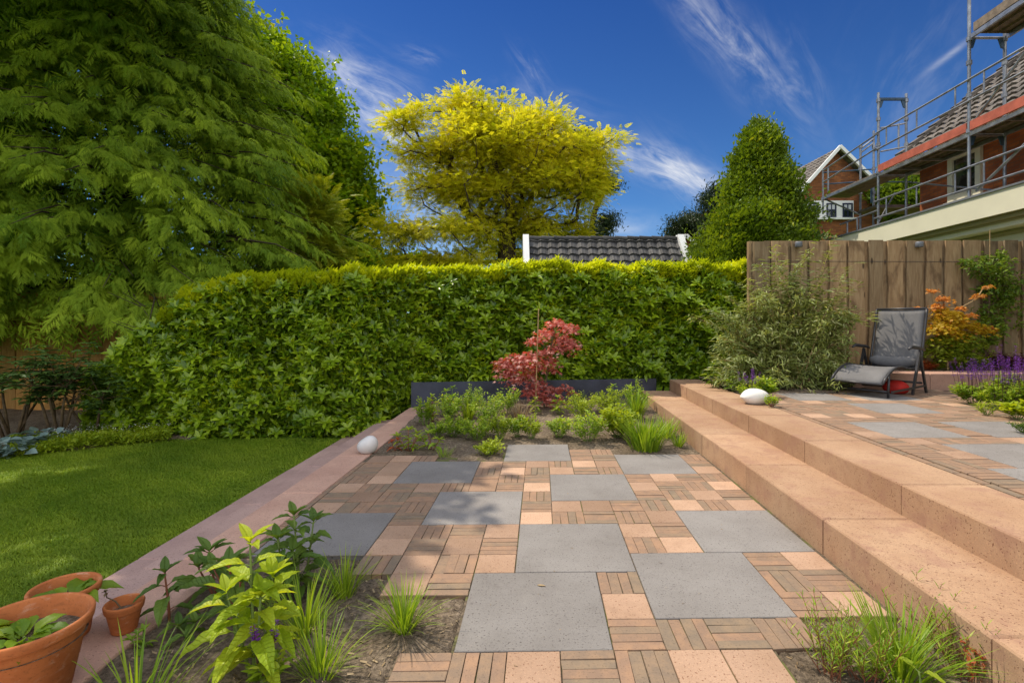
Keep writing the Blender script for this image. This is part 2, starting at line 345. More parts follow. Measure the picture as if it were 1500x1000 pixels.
M['deck'] = plain('deck_plank', (.20, .15, .11), .8, 0, .3, 9.)
M['redboard'] = plain('red_toe_board', (.42, .10, .06), .7, 0, .2, 5.)
M['white'] = plain('white_paint', (.74, .74, .72), .5, 0, .04, 2.)
M['cream'] = plain('cream_paint', (.70, .66, .50), .5, 0, .04, 1.5)
M['creamd'] = plain('olive_trim', (.34, .29, .15), .5, 0, .05, 2.)
M['lead'] = plain('lead_flashing', (.19, .20, .22), .5, .2, .15, 5.)
M['bark'] = plain('bark', (.065, .048, .032), .9, 0, .4, 12., .2, .5)
M['stemb'] = plain('brown_stem', (.13, .09, .05), .8, 0, .3, 20., .2)
M['stemg'] = plain('green_stem', (.16, .22, .05), .6, 0, .25, 20., .3)
M['stemr'] = plain('red_stem', (.22, .08, .04), .6, 0, .25, 20., .3)
M['cane'] = plain('bamboo_cane', (.42, .28, .13), .6, 0, .2, 20.)
def terra():
    m_, t = new_mat('terracotta'); P = t.new('ShaderNodeNewGeometry').outputs['Position']; x, y, z = t.sep(P); n = t.noise(P, 9, 5, .6); n2 = t.noise(t.xyz(x, y, t.m('MULTIPLY', z, 2.5)), 16, 5, .7, .5); n3 = t.noise(P, 150, 2)
    col = t.mix(t.ramp(n, .3, .7), (.40, .12, .038), (.54, .18, .06)); col = t.mix(t.m('MULTIPLY', t.ramp(n2, .54, .74), .45), col, (.62, .42, .30)); col = t.mix(t.m('MULTIPLY', t.ramp(n2, .44, .30), .5), col, (.20, .075, .03)); col = t.mix(t.ramp(n3, .6, .75), col, t.mix(1, col, (.7, .7, .7), 'MULTIPLY'))
    finish(t, bsdf(t, col, .85, t.m('ADD', n3, n2), .25, .2, 0, .002)); return m_
M['terra'] = terra()
M['stonelamp'] = plain('white_stone', (.78, .75, .68), .45, 0, .04, 7.)
M['frost'] = plain('frosted_shell', (.66, .63, .60), .35, 0, .05, 6.)
M['chairm'] = plain('charcoal_metal', (.06, .058, .06), .4, .5, .15, 8.)
M['red'] = plain('red_cloth', (.5, .02, .012), .7, 0, .2, 9.)
def fabric():
    m_, t = new_mat('grey_mesh_fabric'); P = t.new('ShaderNodeNewGeometry').outputs['Position']; n = t.noise(P, 6, 4); f = t.noise(P, 300, 2)
    col = t.mix(t.ramp(n, .3, .7), (.155, .148, .145), (.19, .182, .178)); col = t.mix(t.ramp(f, .4, .6), t.mix(1, col, (.75, .75, .75), 'MULTIPLY'), col); finish(t, bsdf(t, col, .75, f, .2, .25, 0, .002)); return m_
M['fabric'] = fabric()
def housebrick(name, ax, a, b, mort, sc=1.):
    m_, t = new_mat(name); P = t.new('ShaderNodeNewGeometry').outputs['Position']; x, y, z = t.sep(P)
    br = t.new('ShaderNodeTexBrick'); t.l.new(t.xyz(x if ax == 'x' else y, z, 0.), br.inputs['Vector']); br.inputs['Scale'].default_value = 1.; br.inputs['Brick Width'].default_value = .22*sc; br.inputs['Row Height'].default_value = .07*sc; br.inputs['Mortar Size'].default_value = .006*sc
    for k_, c_ in (('Color1', a), ('Color2', b), ('Mortar', mort)): br.inputs[k_].default_value = (*c_, 1)
    n = t.noise(P, 1.6, 5, .6); col = t.mix(t.ramp(n, .3, .7), t.mix(1, br.outputs[0], (.75, .72, .7), 'MULTIPLY'), t.mix(1, br.outputs[0], (1.2, 1.15, 1.1), 'MULTIPLY'))
    finish(t, bsdf(t, col, .9, br.outputs['Fac'], -.3, .15, 0, .01)); return m_
M['brickfar'] = housebrick('far_brickwork', 'x', (.30, .115, .04), (.17, .065, .03), (.13, .08, .055))
M['brickmain'] = housebrick('near_brickwork', 'y', (.48, .15, .05), (.30, .09, .04), (.20, .11, .07))
def rooftile(name, a, b, c_):
    m_, t = new_mat(name); P = t.new('ShaderNodeNewGeometry').outputs['Position']; r = t.attr(); n = t.noise(P, 2.5, 5, .65); n2 = t.noise(P, 30, 4, .7)
    col = t.mix(t.ramp(n, .35, .65), a, b); col = t.mix(t.ramp(n2, .5, .7), col, c_); col = t.mix(1, col, t.mix(r, (.7,)*3, (1.3,)*3), 'MULTIPLY'); finish(t, bsdf(t, col, .75, n2, .3, .3, 0, .01)); return m_
M['rtdark'] = rooftile('slate_black_tile', (.04, .04, .042), (.075, .072, .07), (.12, .11, .09))
M['rtbrown'] = rooftile('grey_brown_tile', (.12, .10, .085), (.18, .155, .13), (.08, .065, .055))
def glassm():
    m_, t = new_mat('window_glass'); P = t.new('ShaderNodeNewGeometry').outputs['Position']; n = t.noise(P, 3, 4)
    b = t.new('ShaderNodeBsdfPrincipled'); t.put(b.inputs['Base Color'], t.mix(t.ramp(n, .4, .6), (.012, .016, .018), (.05, .06, .05))); b.inputs['Roughness'].default_value = .04; b.inputs['Specular IOR Level'].default_value = 1.; finish(t, b.outputs[0]); return m_
M['glass'] = glassm()
M['winblue'] = plain('navy_frame', (.012, .018, .05), .4, 0, .1, 5.)
M['blind'] = plain('white_blind', (.5, .52, .55), .8, 0, .05, 5.)
# foliage: base colours of the leaves themselves
M['laurel'] = leafmat('laurel_leaf', (.09, .19, .008), (.42, .58, .025), .40, .5, (.38, .52, .04), .30)
M['laureltip'] = leafmat('laurel_new_leaf', (.46, .56, .014), (.60, .66, .03), .58, .3)
M['conifer'] = leafmat('conifer_scale', (.11, .22, .014), (.44, .58, .045), .42, .15, None, .6)
M['golden'] = leafmat('golden_conifer', (.25, .33, .02), (.42, .42, .03), .4, .15)
M['robinia'] = leafmat('robinia_leaf', (.48, .49, .02), (.82, .70, .05), .55, .12, (.44, .50, .012), .6, (1.2, 1.2, .5))
M['dec'] = leafmat('broad_leaf', (.12, .24, .010), (.32, .44, .016), .48, .2, (.50, .52, .02))
M['decf'] = leafmat('far_broad_leaf', (.12, .2, .02), (.18, .26, .03), .4, .2)
M['holly'] = leafmat('holly_leaf', (.11, .19, .012), (.30, .40, .025), .32, .4, (.45, .48, .03))
M['pine'] = leafmat('pine_needle', (.03, .055, .025), (.06, .085, .035), .15, .2)
M['rhodo'] = leafmat('rhododendron_leaf', (.07, .14, .035), (.13, .22, .05), .22, .4, (.20, .30, .04))
M['budd'] = leafmat('silvery_leaf', (.22, .28, .07), (.42, .46, .17), .35, .25, (.56, .58, .32))
M['maple'] = leafmat('red_maple_leaf', (.46, .09, .07), (.70, .26, .22), .42, .6, (.80, .52, .48), .4, (1.3, .55, .3))
M['ymaple'] = leafmat('yellow_maple_leaf', (.50, .36, .02), (.60, .44, .03), .5, .25, (.60, .20, .05))
M['ymapleg'] = leafmat('green_maple_leaf', (.18, .28, .02), (.34, .40, .03), .45, .25)
M['omaple'] = leafmat('orange_maple_leaf', (.62, .24, .05), (.66, .34, .09), .45, .25)
M['climb'] = leafmat('climber_leaf', (.10, .19, .02), (.26, .36, .04), .4, .35)
M['lime'] = leafmat('lime_leaf', (.24, .36, .02), (.38, .46, .03), .45, .25)
M['fresh'] = leafmat('fresh_leaf', (.15, .28, .02), (.34, .48, .035), .45, .28, (.46, .52, .06))
M['hyd'] = leafmat('hydrangea_leaf', (.32, .46, .02), (.52, .60, .04), .45, .32, None, .4, vein=True)
M['hydd'] = leafmat('dark_hydrangea_leaf', (.10, .19, .03), (.18, .28, .04), .35, .35, vein=True)
M['grassy'] = leafmat('grass_blade', (.16, .30, .02), (.36, .48, .04), .4, .25)
M['lawn'] = leafmat('lawn_blade', (.15, .26, .016), (.32, .42, .045), .4, .15)
M['hosta'] = leafmat('blue_leaf', (.14, .22, .22), (.26, .36, .36), .2, .3)
M['purpleleaf'] = leafmat('purple_leaf', (.06, .02, .035), (.14, .05, .06), .25, .3)
M['violet'] = leafmat('violet_floret', (.16, .04, .36), (.28, .09, .52), .3, .1, (.30, .06, .30), .6, (1, .8, 1.2))
M['wflower'] = leafmat('white_petal', (.7, .7, .75), (.8, .8, .85), .3, .1)
M['straw'] = leafmat('dry_chip', (.22, .15, .09), (.45, .34, .22), .1, .1)
M['redleaf'] = leafmat('rust_leaf', (.35, .06, .03), (.5, .14, .05), .3, .2)
# ============================================================ ground, paving, steps
# paving pattern of the lower patio: s slab corner, T stone tile, H / V four bricks lying across / along, . bare soil
rows = {16: '................', 15: '......s.........', 14: '.........HV.....', 13: 'TTV......HH...V.',
        12: 'HT...THTVTT...H.', 11: 'HTs..VTVTHV...T.', 10: 'VT...HVH...HTHV.', 9: 'TVHTVTHT...THVT.',
        8: 'HTVH...V...HVTH.', 7: 'TVHV...HTTHVTVT.', 6: '...H...TVHVT....', 5: '...T.VHT...TH...', 4: '...T.HTH...VT...',
        3: '...VTVT.........', 2: '....TH...V...VH.', 1: '.........T...HT.', 0: '.........HVHV...', -1: '.....HVTHVTT....'}
rows[3] = '...VTVT....'+'..'+'HT.'; rows[5] = '...TVHT....TH...'.replace('T....TH', 'T...'+'TH.')[:16].ljust(16, '.'); rows[5] = '...TVHT...TH....'
rows[4] = '...THTH...VT....'; rows[6] = '...H...TVHVT....'; rows[1] = '.........T..'+'.HT.'
slabs = [(0, 0), (1, 3), (4, 1), (-6, 4), (-4, 10), (-2, 6), (2, 8), (0, 13), (5, 11), (6, 4)]
def cellkind(c, r):
    q = rows.get(r, '').ljust(16, '.'); return q[c+6] if 0 <= c+6 < 16 else '.'
PAVED = np.zeros((21, 20), bool)
for c_, r_ in slabs:
    for i in range(3):
        for j in range(3): PAVED[c_+i+6, r_+j+1] = True
for r_ in range(-1, 17):
    for c_ in range(-6, 10):
        if cellkind(c_, r_) in 'THV': PAVED[c_+6, r_+1] = True
def nz(x, y, s, seed=0):                                # cheap smooth noise
    return (np.sin(x*1.7*s+seed)+np.sin(y*2.1*s+seed*1.3+x*.7*s)+np.sin((x+y)*3.3*s+seed*2.1)*.6+np.sin((x-y)*5.1*s+seed*.7)*.35)/2.9
def sheet(name, x0, x1, y0, y1, nx, ny, zf, mat, keep=None, kind='structure'):
    xs = np.linspace(x0, x1, nx); ys_ = np.linspace(y0, y1, ny); X, Y = np.meshgrid(xs, ys_); Z = zf(X, Y)
    V = np.stack([X, Y, Z], -1).reshape(-1, 3); i = np.arange(nx*ny).reshape(ny, nx); a, b, c_, d = i[:-1, :-1].ravel(), i[:-1, 1:].ravel(), i[1:, 1:].ravel(), i[1:, :-1].ravel()
    if keep is not None:
        k = keep((X[:-1, :-1]+X[1:, 1:])/2, (Y[:-1, :-1]+Y[1:, 1:])/2).ravel(); a, b, c_, d = a[k], b[k], c_[k], d[k]
    f = Fol(); f.raw(V, np.concatenate([np.stack([a, b, c_], 1), np.stack([a, c_, d], 1)])); o = f.build(name, mat); tag(o, kind=kind); return o
g_ = MB(); g_.box(-900, 900, -600, 1500, -1.6, -.46); tag(g_.build('ground', M['turf']), kind='structure')
def col_x(c, Y): return -.2225+.2031*c+.0549*(Y-1.9475)  # x of a grid column line at depth Y
sheet('lawn', -16, -2.2, -2, 8.2, 60, 50, lambda X, Y: -.365+.012*nz(X, Y, 1.), M['turf'])
# short blades over the part of the lawn in view
n = 150000; y = 2.6+5.2*R8.random(n)**1.25; x = col_x(-11.66, y)-(R8.random(n)**.9)*np.minimum(9, y*1.02-1.0)
ok = (x < col_x(-11.62, y)) & (y < 6.98); x, y = x[ok], y[ok]; n = len(x)
ang = R8.random(n)*6.28; tilt = .35+R8.random(n)*.5
T = merge([place(blade(1., .14, 2, .4), (0, 0, 0), a, 1, .0) for a in (0.,)])
T = merge([place(blade(1., .15, 2, .35), (.12*math.cos(a), .12*math.sin(a), 0), a, 1., rad(62)) for a in (.3, 2.4, 4.4)])
f = Fol(); f.add(T, np.stack([x, y, np.full(n, -.362)], 1), np.stack([np.cos(ang), np.sin(ang), R8.normal(size=n)*.12], 1), (0, 0, 1), .026*(.7+.7*R8.random(n))*(1+.06*y), np.clip(.45+.3*nz(x, y, 1.3, 1)+.25*nz(x, y, 6., 7)+.28*R8.normal(size=n), 0, 1))
tag(f.build('lawn_grass', M['lawn']), 'closely mown green lawn grass, mostly in shade with a few sunlit spots', 'grass', kind='stuff')

def paved(X, Y):
    A = np.array([[.2031, .0112], [.0037, .2040]]); I = np.linalg.inv(A); X = np.asarray(X, float); Y = np.asarray(Y, float)
    c = I[0, 0]*(X+.2225)+I[0, 1]*(Y-1.9475); q = I[1, 0]*(X+.2225)+I[1, 1]*(Y-1.9475); out = np.zeros(X.shape, bool)
    for e in (-.06, .06):
        for e2 in (-.06, .06):
            ci = np.clip(np.floor(c+e).astype(int)+6, 0, 20); ri = np.clip(np.floor(q+e2).astype(int)+1, 0, 19); out |= PAVED[ci, ri]
    return out
def soil_z(X, Y): return np.where(paved(X, Y), -.035, -.008+.008*nz(X, Y, 3., 2)+.008*nz(X, Y, 11., 5)+.005*nz(X, Y, 29., 9)+.09*np.clip((Y-5.2)/2.2, 0, 1))
def soil_z_old(X, Y): return -.02+.018*nz(X, Y, 3., 2)+.010*nz(X, Y, 11., 5)+.006*nz(X, Y, 29., 9)+.09*np.clip((Y-5.2)/2.2, 0, 1)
def SZ(x, y): return float(soil_z(np.array(x), np.array(y)))
sheet('flower_bed', -1.75, 1.95, 4.2, 7.9, 190, 200, soil_z, M['soil'], lambda X, Y: (X > col_x(-6.05, Y)-.02) & (X < col_x(9.3, Y)))
sheet('flower_bed', -1.75, .0, -.2, 2.95, 110, 170, soil_z, M['soil'], lambda X, Y: X > col_x(-6.05, Y)-.02)
sheet('flower_bed', .8, 1.75, -.2, 2.4, 70, 130, soil_z, M['soil'])
# stones, chips and bark bits lying on the soil
f = Fol(); pb = (np.array([(0, 0, .5), (1, 0, 0), (0, 1, 0), (-1, 0, 0), (0, -.8, 0)], float), np.array([(0, 1, 2), (0, 2, 3), (0, 3, 4), (0, 4, 1)]))
for (x0, x1, y0, y1, n) in ((-1.6, 1.7, 4.8, 7., 5000), (-1.6, -.1, 1.2, 2.85, 5500), (.95, 1.6, 1.2, 2.2, 2200)):
    x = x0+(x1-x0)*R8.random(n); y = y0+(y1-y0)*R8.random(n); dd = R8.normal(size=(n, 3))*(1, 1, .35)
    ok = (x > col_x(-5.9, y)) & (x < col_x(9, y)); x, y, dd = x[ok], y[ok], dd[ok]
    f.add(pb, np.stack([x, y, soil_z(x, y)+.001], 1), dd, (0, 0, 1), .0018+.006*R8.random(len(x))**3)
tag(f.build('soil_crumbs', M['soil']), 'loose crumbs and clods lying on the bare soil of the beds', 'soil', kind='stuff')
f = Fol(); ch = (np.array([(-.12, 0, 0), (.12, .0, .05), (.1, 1, .1), (-.1, .9, 0)], float), np.array([(0, 1, 2), (0, 2, 3)]))
for (x0, x1, y0, y1, n) in ((-1.6, 1.7, 4.8, 6.6, 900), (-1.6, -.1, 1.2, 2.85, 1400), (.95, 1.6, 1.2, 2.2, 500)):
    x = x0+(x1-x0)*R8.random(n); y = y0+(y1-y0)*R8.random(n); ok = (x > col_x(-5.9, y)) & (x < col_x(9, y)); x, y = x[ok], y[ok]
    f.add(ch, np.stack([x, y, soil_z(x, y)+.004], 1), R8.normal(size=(len(x), 3))*(1, 1, .2), R8.normal(size=(len(x), 3))*.3+(0, 0, 1), .008+.022*R8.random(len(x))**2)
tag(f.build('bark_chips', M['straw']), 'pale dry chips and straw scattered over the soil of the beds', 'mulch', kind='stuff')

P_ = MB()
def quad(GG, c0, c1, r0, r1, z, g=.012):
    k = g/2; return [GG(c0+k, r0+k, z), GG(c1-k, r0+k, z), GG(c1-k, r1-k, z), GG(c0+k, r1-k, z)]
def cell(GG, kind, c0, r0, z, rng):
    jz = lambda: z+rng.normal()*.0012
    if kind == 'T': P_.mat = 1; P_.rn = rng.random(); P_.block(quad(GG, c0, c0+1, r0, r0+1, z, .03), z-.05, jz(), .002)
    if kind in 'HV':
        P_.mat = 2
        for k in range(4):
            P_.rn = rng.random(); a, b = k/4, (k+1)/4; jj = rng.normal()*.006
            q = quad(GG, c0, c0+1, r0+a, r0+b, z, .016) if kind == 'H' else quad(GG, c0+a, c0+b, r0, r0+1, z, .016)
            q = [p+np.array([rng.normal()*.0012, rng.normal()*.0012, 0]) for p in q]
            P_.block(q, z-.05, jz()-.001, .0016)
def slab(GG, c0, r0, z, rng): P_.mat = 0; P_.rn = rng.random(); P_.block(quad(GG, c0, c0+3, r0, r0+3, z, .03), z-.05, z+.0005, .0025)
rg = np.random.default_rng(5)
inslab = {(c+i, r+j) for c, r in slabs for i in range(3) for j in range(3)}
for r in rows:
    for c in range(-6, 10):
        if (c, r) in inslab: continue
        k = cellkind(c, r)
        if k == '.' or k == 's': continue
        cell(G, k, c, r, 0, rg)
for c, r in slabs: slab(G, c, r, 0, rg)
for r in range(-9, -1):                                 # the part of the patio below the picture's edge
    for c in range(-6, 10):
        if c < -1 or c > 5: continue
        cell(G, 'THVH'[int(rg.integers(0, 4))], c, r, 0, rg)
for r in range(1, 13):                                  # thin filler bricks beside the left ledge and the right step
    if r >= 4: P_.mat = 2; P_.rn = rg.random(); P_.block(quad(G, -6.2, -6, r, r+1, 0, .04), -.05, -.001, .003)
tag(P_.build('patio', [M['slab'], M['tile'], M['brick']]), kind='structure')
b = MB()
for (c0, c1, r0, r1) in ((-6.2, 9.3, 4, 12.6), (-6.2, -2.1, 12.5, 13.9), (-1.2, 2.95, 12.5, 15.9), (2.9, 9.3, 12.5, 13.85), (-2.95, 9.3, 3, 4), (-2.05, .1, 2, 3), (-.05, 9.3, 1, 3), (-.05, 7.05, 0, 1), (-1.05, 6.05, -1, 0), (-1.05, 6.05, -9, -1)):
    q = [G(c0, r0), G(c1, r0), G(c1, r1), G(c0, r1)]; b.pts([(p[0], p[1], -.0065-.00031*len(b.f)) for p in q], [(0, 1, 2, 3)])
tag(b.build('joint_sand', M['joint']), kind='structure')

f = Fol(); n = 260; x = -1.2+2.9*R8.random(n); y = 1.8+3.*R8.random(n); f.add(ch, np.stack([x, y, 0*x+.0025], 1), R8.normal(size=(n, 3))*(1, 1, .05), (0, 0, 1), .003+.014*R8.random(n)**3)
q = gp(786, 856, .003); f.add(leaf(1, .35, 3, .1, .0), q, (1, -.25, .02), (0, 0, 1), .045)
tag(f.build('leaf_litter', M['straw']), 'tiny dry leaf scraps and one pale feather lying on the patio paving', 'litter', kind='stuff')
def stepblocks(name, c0, c1, z0, z1, Ys, mat, bev=.008, rnds=None):
    m_ = MB()
    for i in range(len(Ys)-1):
        ya, yb = Ys[i], Ys[i+1]; m_.rn = R8.random(); j = R8.normal()*.0015
        q = [(col_x(c0, ya)+j, ya+.003), (col_x(c1, ya), ya+.003), (col_x(c1, yb), yb-.003), (col_x(c0, yb)+j, yb-.003)]; m_.block(q, z0, z1+R8.normal()*.001, bev)
    return tag(m_.build(name, mat), kind='structure')
YJ = [.70]+[1.735+1.035*k for k in range(0, 6)]+[7.87]
YJ2 = [.75]+[1.79+1.035*k for k in range(0, 6)]+[7.88]
stepblocks('stone_steps', 9.1, 11.45, -.2, .187, YJ, M['step']); stepblocks('stone_steps', 11.36, 13.55, -.2, .355, YJ2, M['step'])
YL = [-.4+1.035*k for k in range(0, 8)]+[7.43]
stepblocks('stone_ledge', -7.62, -6.2, -.3, 0.002, YL, M['ledge'])
stepblocks('stone_steps', -9.62, -7.58, -.5, -.168, [q+.25 for q in YL[:-1]]+[7.42], M['ledge2']); stepblocks('stone_steps', -11.62, -9.58, -.7, -.338, [q-.3 for q in YL[:-1]]+[7.41], M['ledge2'])
# upper patio
P_ = MB(); z1 = .357
def G2(c, r, z=0.): return G(13.95+c, r+.5, z)
rg = np.random.default_rng(8); sl2 = [(1, 9), (5, 9), (2, 5), (4, 14), (2, 18), (5, 4), (1, 2), (6, 18), (6, -1), (3, 0)]
ins2 = {(c+i, r+j) for c, r in sl2 for i in range(3) for j in range(3)}
for r in range(-2, 23):
    for c in range(0, 13):
        p = G2(c+.5, r+.5)
        if (c, r) in ins2: continue
        if r > 17 and c < 1: continue
        if p[0] > 4.62+(p[1]-4.56)*.56 and p[1] < 6.2 and c > 7: continue
        cell(G2, 'THVTHHT'[int(rg.integers(0, 7))] if (c+r) % 2 else 'HVH'[int(rg.integers(0, 3))], c, r, z1, rg)
for c, r in sl2: 
    if c < 8: slab(G2, c, r, z1, rg)
for k in range(-4, 20):
    P_.mat = 2; P_.rn = rg.random()*.8; q = quad(G, 13.58, 13.86, k*1.02, k*1.02+1.02, z1, .05); P_.block(q, z1-.05, z1-.001, .004)
tag(P_.build('upper_patio', [M['slab'], M['tile'], M['brick']]), kind='structure')
b = MB(); q = [(col_x(13.3, .5), .5), (8.5, .5), (8.5, 8.6), (col_x(13.3, 8.6), 8.6)]; b.hexa([(*p, -.3) for p in q], [(*p, z1-.014) for p in q]); tag(b.build('terrace_base', M['joint']), kind='structure')
def soil2(X, Y): return .362+.012*nz(X, Y, 4., 1)+.006*nz(X, Y, 15., 4)
sheet('flower_bed', 4.3, 7., 4., 6.62, 80, 80, soil2, M['soil'], lambda X, Y: X > 4.66+(Y-4.56)*.56)
sheet('flower_bed', 2.3, 4.6, 5.35, 7.9, 80, 80, lambda X, Y: soil2(X, Y)-.008+.03*np.clip(Y-6.3, 0, 1), M['soil'], lambda X, Y: ((X > col_x(13.6, Y)) & (X < col_x(14.3, Y))) | ((Y > 6.35) & (X > col_x(13.6, Y))))
# raised stone ledge and bed behind the chair
m_ = MB(); ya, yb = 6.72, 7.05
for i, (xa, xb) in enumerate(((4.45, 5.45), (5.456, 6.45), (6.456, 7.5))): m_.rn = R8.random(); m_.block([(xa, ya-.04*(i-1)*0), (xb, ya), (xb, yb+.1), (xa, yb+.1)], .3, .56, .006)
tag(m_.build('garden_bench', M['ledge']), 'raised kerb of pink stone blocks behind the lounge chair, holding up the maple bed', 'stone kerb')
sheet('flower_bed', 4.45, 7.6, 7.1, 7.75, 60, 20, lambda X, Y: soil2(X, Y)+.165, M['soil'])
bpy.data.objects['garden_bench'].name = 'stone_kerb'
# dark steel retaining wall behind the bed
t = empty('retaining_wall', (-1.47, 7.42, 0), 'dark blue-grey steel retaining wall between the flower bed and the laurel hedge', 'retaining wall')
m_ = MB(); A_, B_ = np.array([-1.44, 7.43]), np.array([2.22, 7.93]); dv = (B_-A_)/np.linalg.norm(B_-A_); nv = np.array([-dv[1], dv[0]])
q = [A_, B_, B_+nv*.03, A_+nv*.03]; m_.block(q, -.45, .362, .004); m_.build('wall_panel', M['steel'], t)
m_ = MB(); q = [A_-nv*.002, A_+dv*.012-nv*.002, A_+dv*.012+nv*.34, A_+nv*.34]; q = [A_+dv*(-.014), A_-dv*.002, A_-dv*.002+nv*.6, A_-dv*.014+nv*.6]; m_.block(q, -.45, .36, .002); m_.build('end_panel', M['steel'], t)
m_ = MB()
for s_ in np.arange(.9, 3.6, .9): p = A_+dv*s_; m_.hexa([(*(p-nv*.003), -.1), (*(p+dv*.012-nv*.003), -.1), (*(p+dv*.012-nv*.0), -.1), (*p, -.1)], [(*(p-nv*.003), .355), (*(p+dv*.012-nv*.003), .355), (*(p+dv*.012), .355), (*p, .355)])
m_.build('seam_strip', M['steel'], t)

# ============================================================ hedge
def hedge():
    t = empty('laurel_hedge', (-1, 8.4, -.4), 'long clipped laurel hedge with bright new leaf tips along its top', 'hedge')
    def front(x): return np.where(x < -1.9, 7.12-.05*x*0+.05*np.sin(x*2.1), 7.12+.95*np.clip((x+1.9)/.7, 0, 1)**.8)+.05*np.sin(x*3.3)+.04*np.sin(x*7.7+1)+.0*x
    def top(x): return np.interp(x, [-5.9, -5.2, -4.6, -4.2, -3.3, -1.9, -1, 0, 4.3], [.55, 1.12, 1.55, 1.72, 1.82, 1.89, 2.01, 2.06, 2.06])+.025*np.sin(x*3.1)+.03*np.sin(x*8.3+2)+.012*np.sin(x*19.)
    def base(x): return np.where(x < -1.45, -.38, .24)
    T0, T1 = leaf(1, .40, 3, .18, .22), leaf(1, .36, 3, .1, .45)
    f = Fol(); n = 64000; x = -5.9+10.15*R8.random(n); lo = base(x); hi = top(x); z = lo+(hi-lo)*R8.random(n)
    dep = R8.random(n)**1.8*.38; rnd_ = .13*nz(x*1.0, z, 2.6, 3)+.12*nz(x, z, 7., 5)
    roundt = np.clip((z-hi+.2)/.2, 0, 1)**2*.16+np.clip((-.1-z)/.3, 0, 1)*.05
    y = front(x)+dep+rnd_*.8+roundt
    out = np.stack([R8.normal(size=n)*.75, -1+0*x, .55+R8.normal(size=n)*.55], 1); nr = np.stack([R8.normal(size=n)*.5, -.75+R8.normal(size=n)*.4, 1.+0*x], 1)
    d = out*(.55, .55, .6)+np.stack([R8.normal(size=n)*.35, 0*x, .25+R8.normal(size=n)*.45], 1)
    sz = .082+.06*R8.random(n); f.add(T0, np.stack([x, y, z], 1)[:n//2], d[:n//2], nr[:n//2], sz[:n//2]); f.add(T1, np.stack([x, y, z], 1)[n//2:], d[n//2:], nr[n//2:], sz[n//2:])
    n = 15000; x = -5.7+9.9*R8.random(n); z = base(x)+(top(x)-.1-base(x))*R8.random(n); y = front(x)+.45+.3*R8.random(n); f.add(T0, np.stack([x, y, z], 1), R8.normal(size=(n, 3)), np.stack([R8.normal(size=n)*.3, -1+0*x, .3+0*x], 1), .17)
    # whorls of leaves at shoot ends on the face
    n = 500; x = -5.8+10*R8.random(n); lo = base(x)+.05; hi = top(x); z = lo+(hi-lo)*R8.random(n); y = front(x)+.10*nz(x*1.0, z, 2.6, 3)+.09*nz(x, z, 7., 5)-.02-R8.random(n)*.07+np.clip((z-hi+.2)/.2, 0, 1)**2*.14
    for k in range(7):
        a = k*2.4+R8.random(n)*.5; o = np.stack([R8.normal(size=n)*.1, -.62+0*x, .65+0*x], 1); s_ = np.stack([np.cos(a), .3*np.sin(a), .7*np.sin(a)], 1)
        f.add(T0, np.stack([x, y, z], 1), s_+o*.7, o, .10+.05*R8.random(n), np.clip(.6+.3*R8.normal(size=n), 0, .95))
    # top and far side
    n = 16000; x = -5.6+9.9*R8.random(n); y = front(x)+.1+1.1*R8.random(n); z = top(x)-.02-R8.random(n)**2*.3
    f.add(T0, np.stack([x, y, z], 1), np.stack([R8.normal(size=n), R8.normal(size=n), .7+R8.random(n)], 1), np.stack([R8.normal(size=n)*.4, R8.normal(size=n)*.4, 1+0*x], 1), .075+.04*R8.random(n))
    n = 7000; x = -5.6+9.9*R8.random(n); z = -.3+(top(x)+.3)*R8.random(n); y = front(x)+1.2+.05*R8.normal(size=n); f.add(T0, np.stack([x, y, z], 1), R8.normal(size=(n, 3))+(0, 1, .3), R8.normal(size=(n, 3))+(0, .5, 1), .1)
    for xe in (4.25,):
        n = 3500; y = 8+1.2*R8.random(n); z = -.3+2.3*R8.random(n); x = xe+.06*R8.normal(size=n); f.add(T0, np.stack([x, y, z], 1), R8.normal(size=(n, 3))+(.8, 0, .3), R8.normal(size=(n, 3))+(1, 0, .6), .1)
    f.build('foliage', M['laurel'], t)
    # pale new shoots: upright leaves standing along the top, and a few on the face
    f = Fol(); n = 4200; x = -5.0+9.2*R8.random(n); y = front(x)+.0+.75*R8.random(n)**1.9; z = top(x)-.05+R8.normal(size=n)*.03-np.clip(.16-(y-front(x)), 0, 1)*1.0*R8.random(n)
    hh = .05+.05*R8.random(n)+.05*np.clip(np.sin(x*2.3)+np.sin(x*5.1+1), 0, 2)*.5
    for k in range(6):
        a = k*2.4+R8.random(n)*.6; t_ = .35+.13*k; s_ = np.stack([np.cos(a)*(1.25-t_), np.sin(a)*(1.25-t_), .75+.5*R8.random(n)], 1)
        f.add(T0, np.stack([x, y, z+hh*(.3+.14*k)], 1), s_, np.stack([-np.cos(a), -np.sin(a), .6+0*x], 1), (.075+.04*R8.random(n)))
    n = 500; x = -4.6+8.6*R8.random(n); z = base(x)+.1+(top(x)-base(x)-.1)*R8.random(n)**.6; y = front(x)+.08*nz(x, z, 2.6, 3)-.06
    for k in range(4):
        a = k*2.4+R8.random(n); f.add(T0, np.stack([x, y, z], 1), np.stack([np.cos(a), -.6+0*x, .7+.5*np.sin(a)], 1), np.stack([0*x, -.5+0*x, 1+0*x], 1), .06+.03*R8.random(n))
    f.build('new_shoots', M['laureltip'], t)
    m_ = MB()
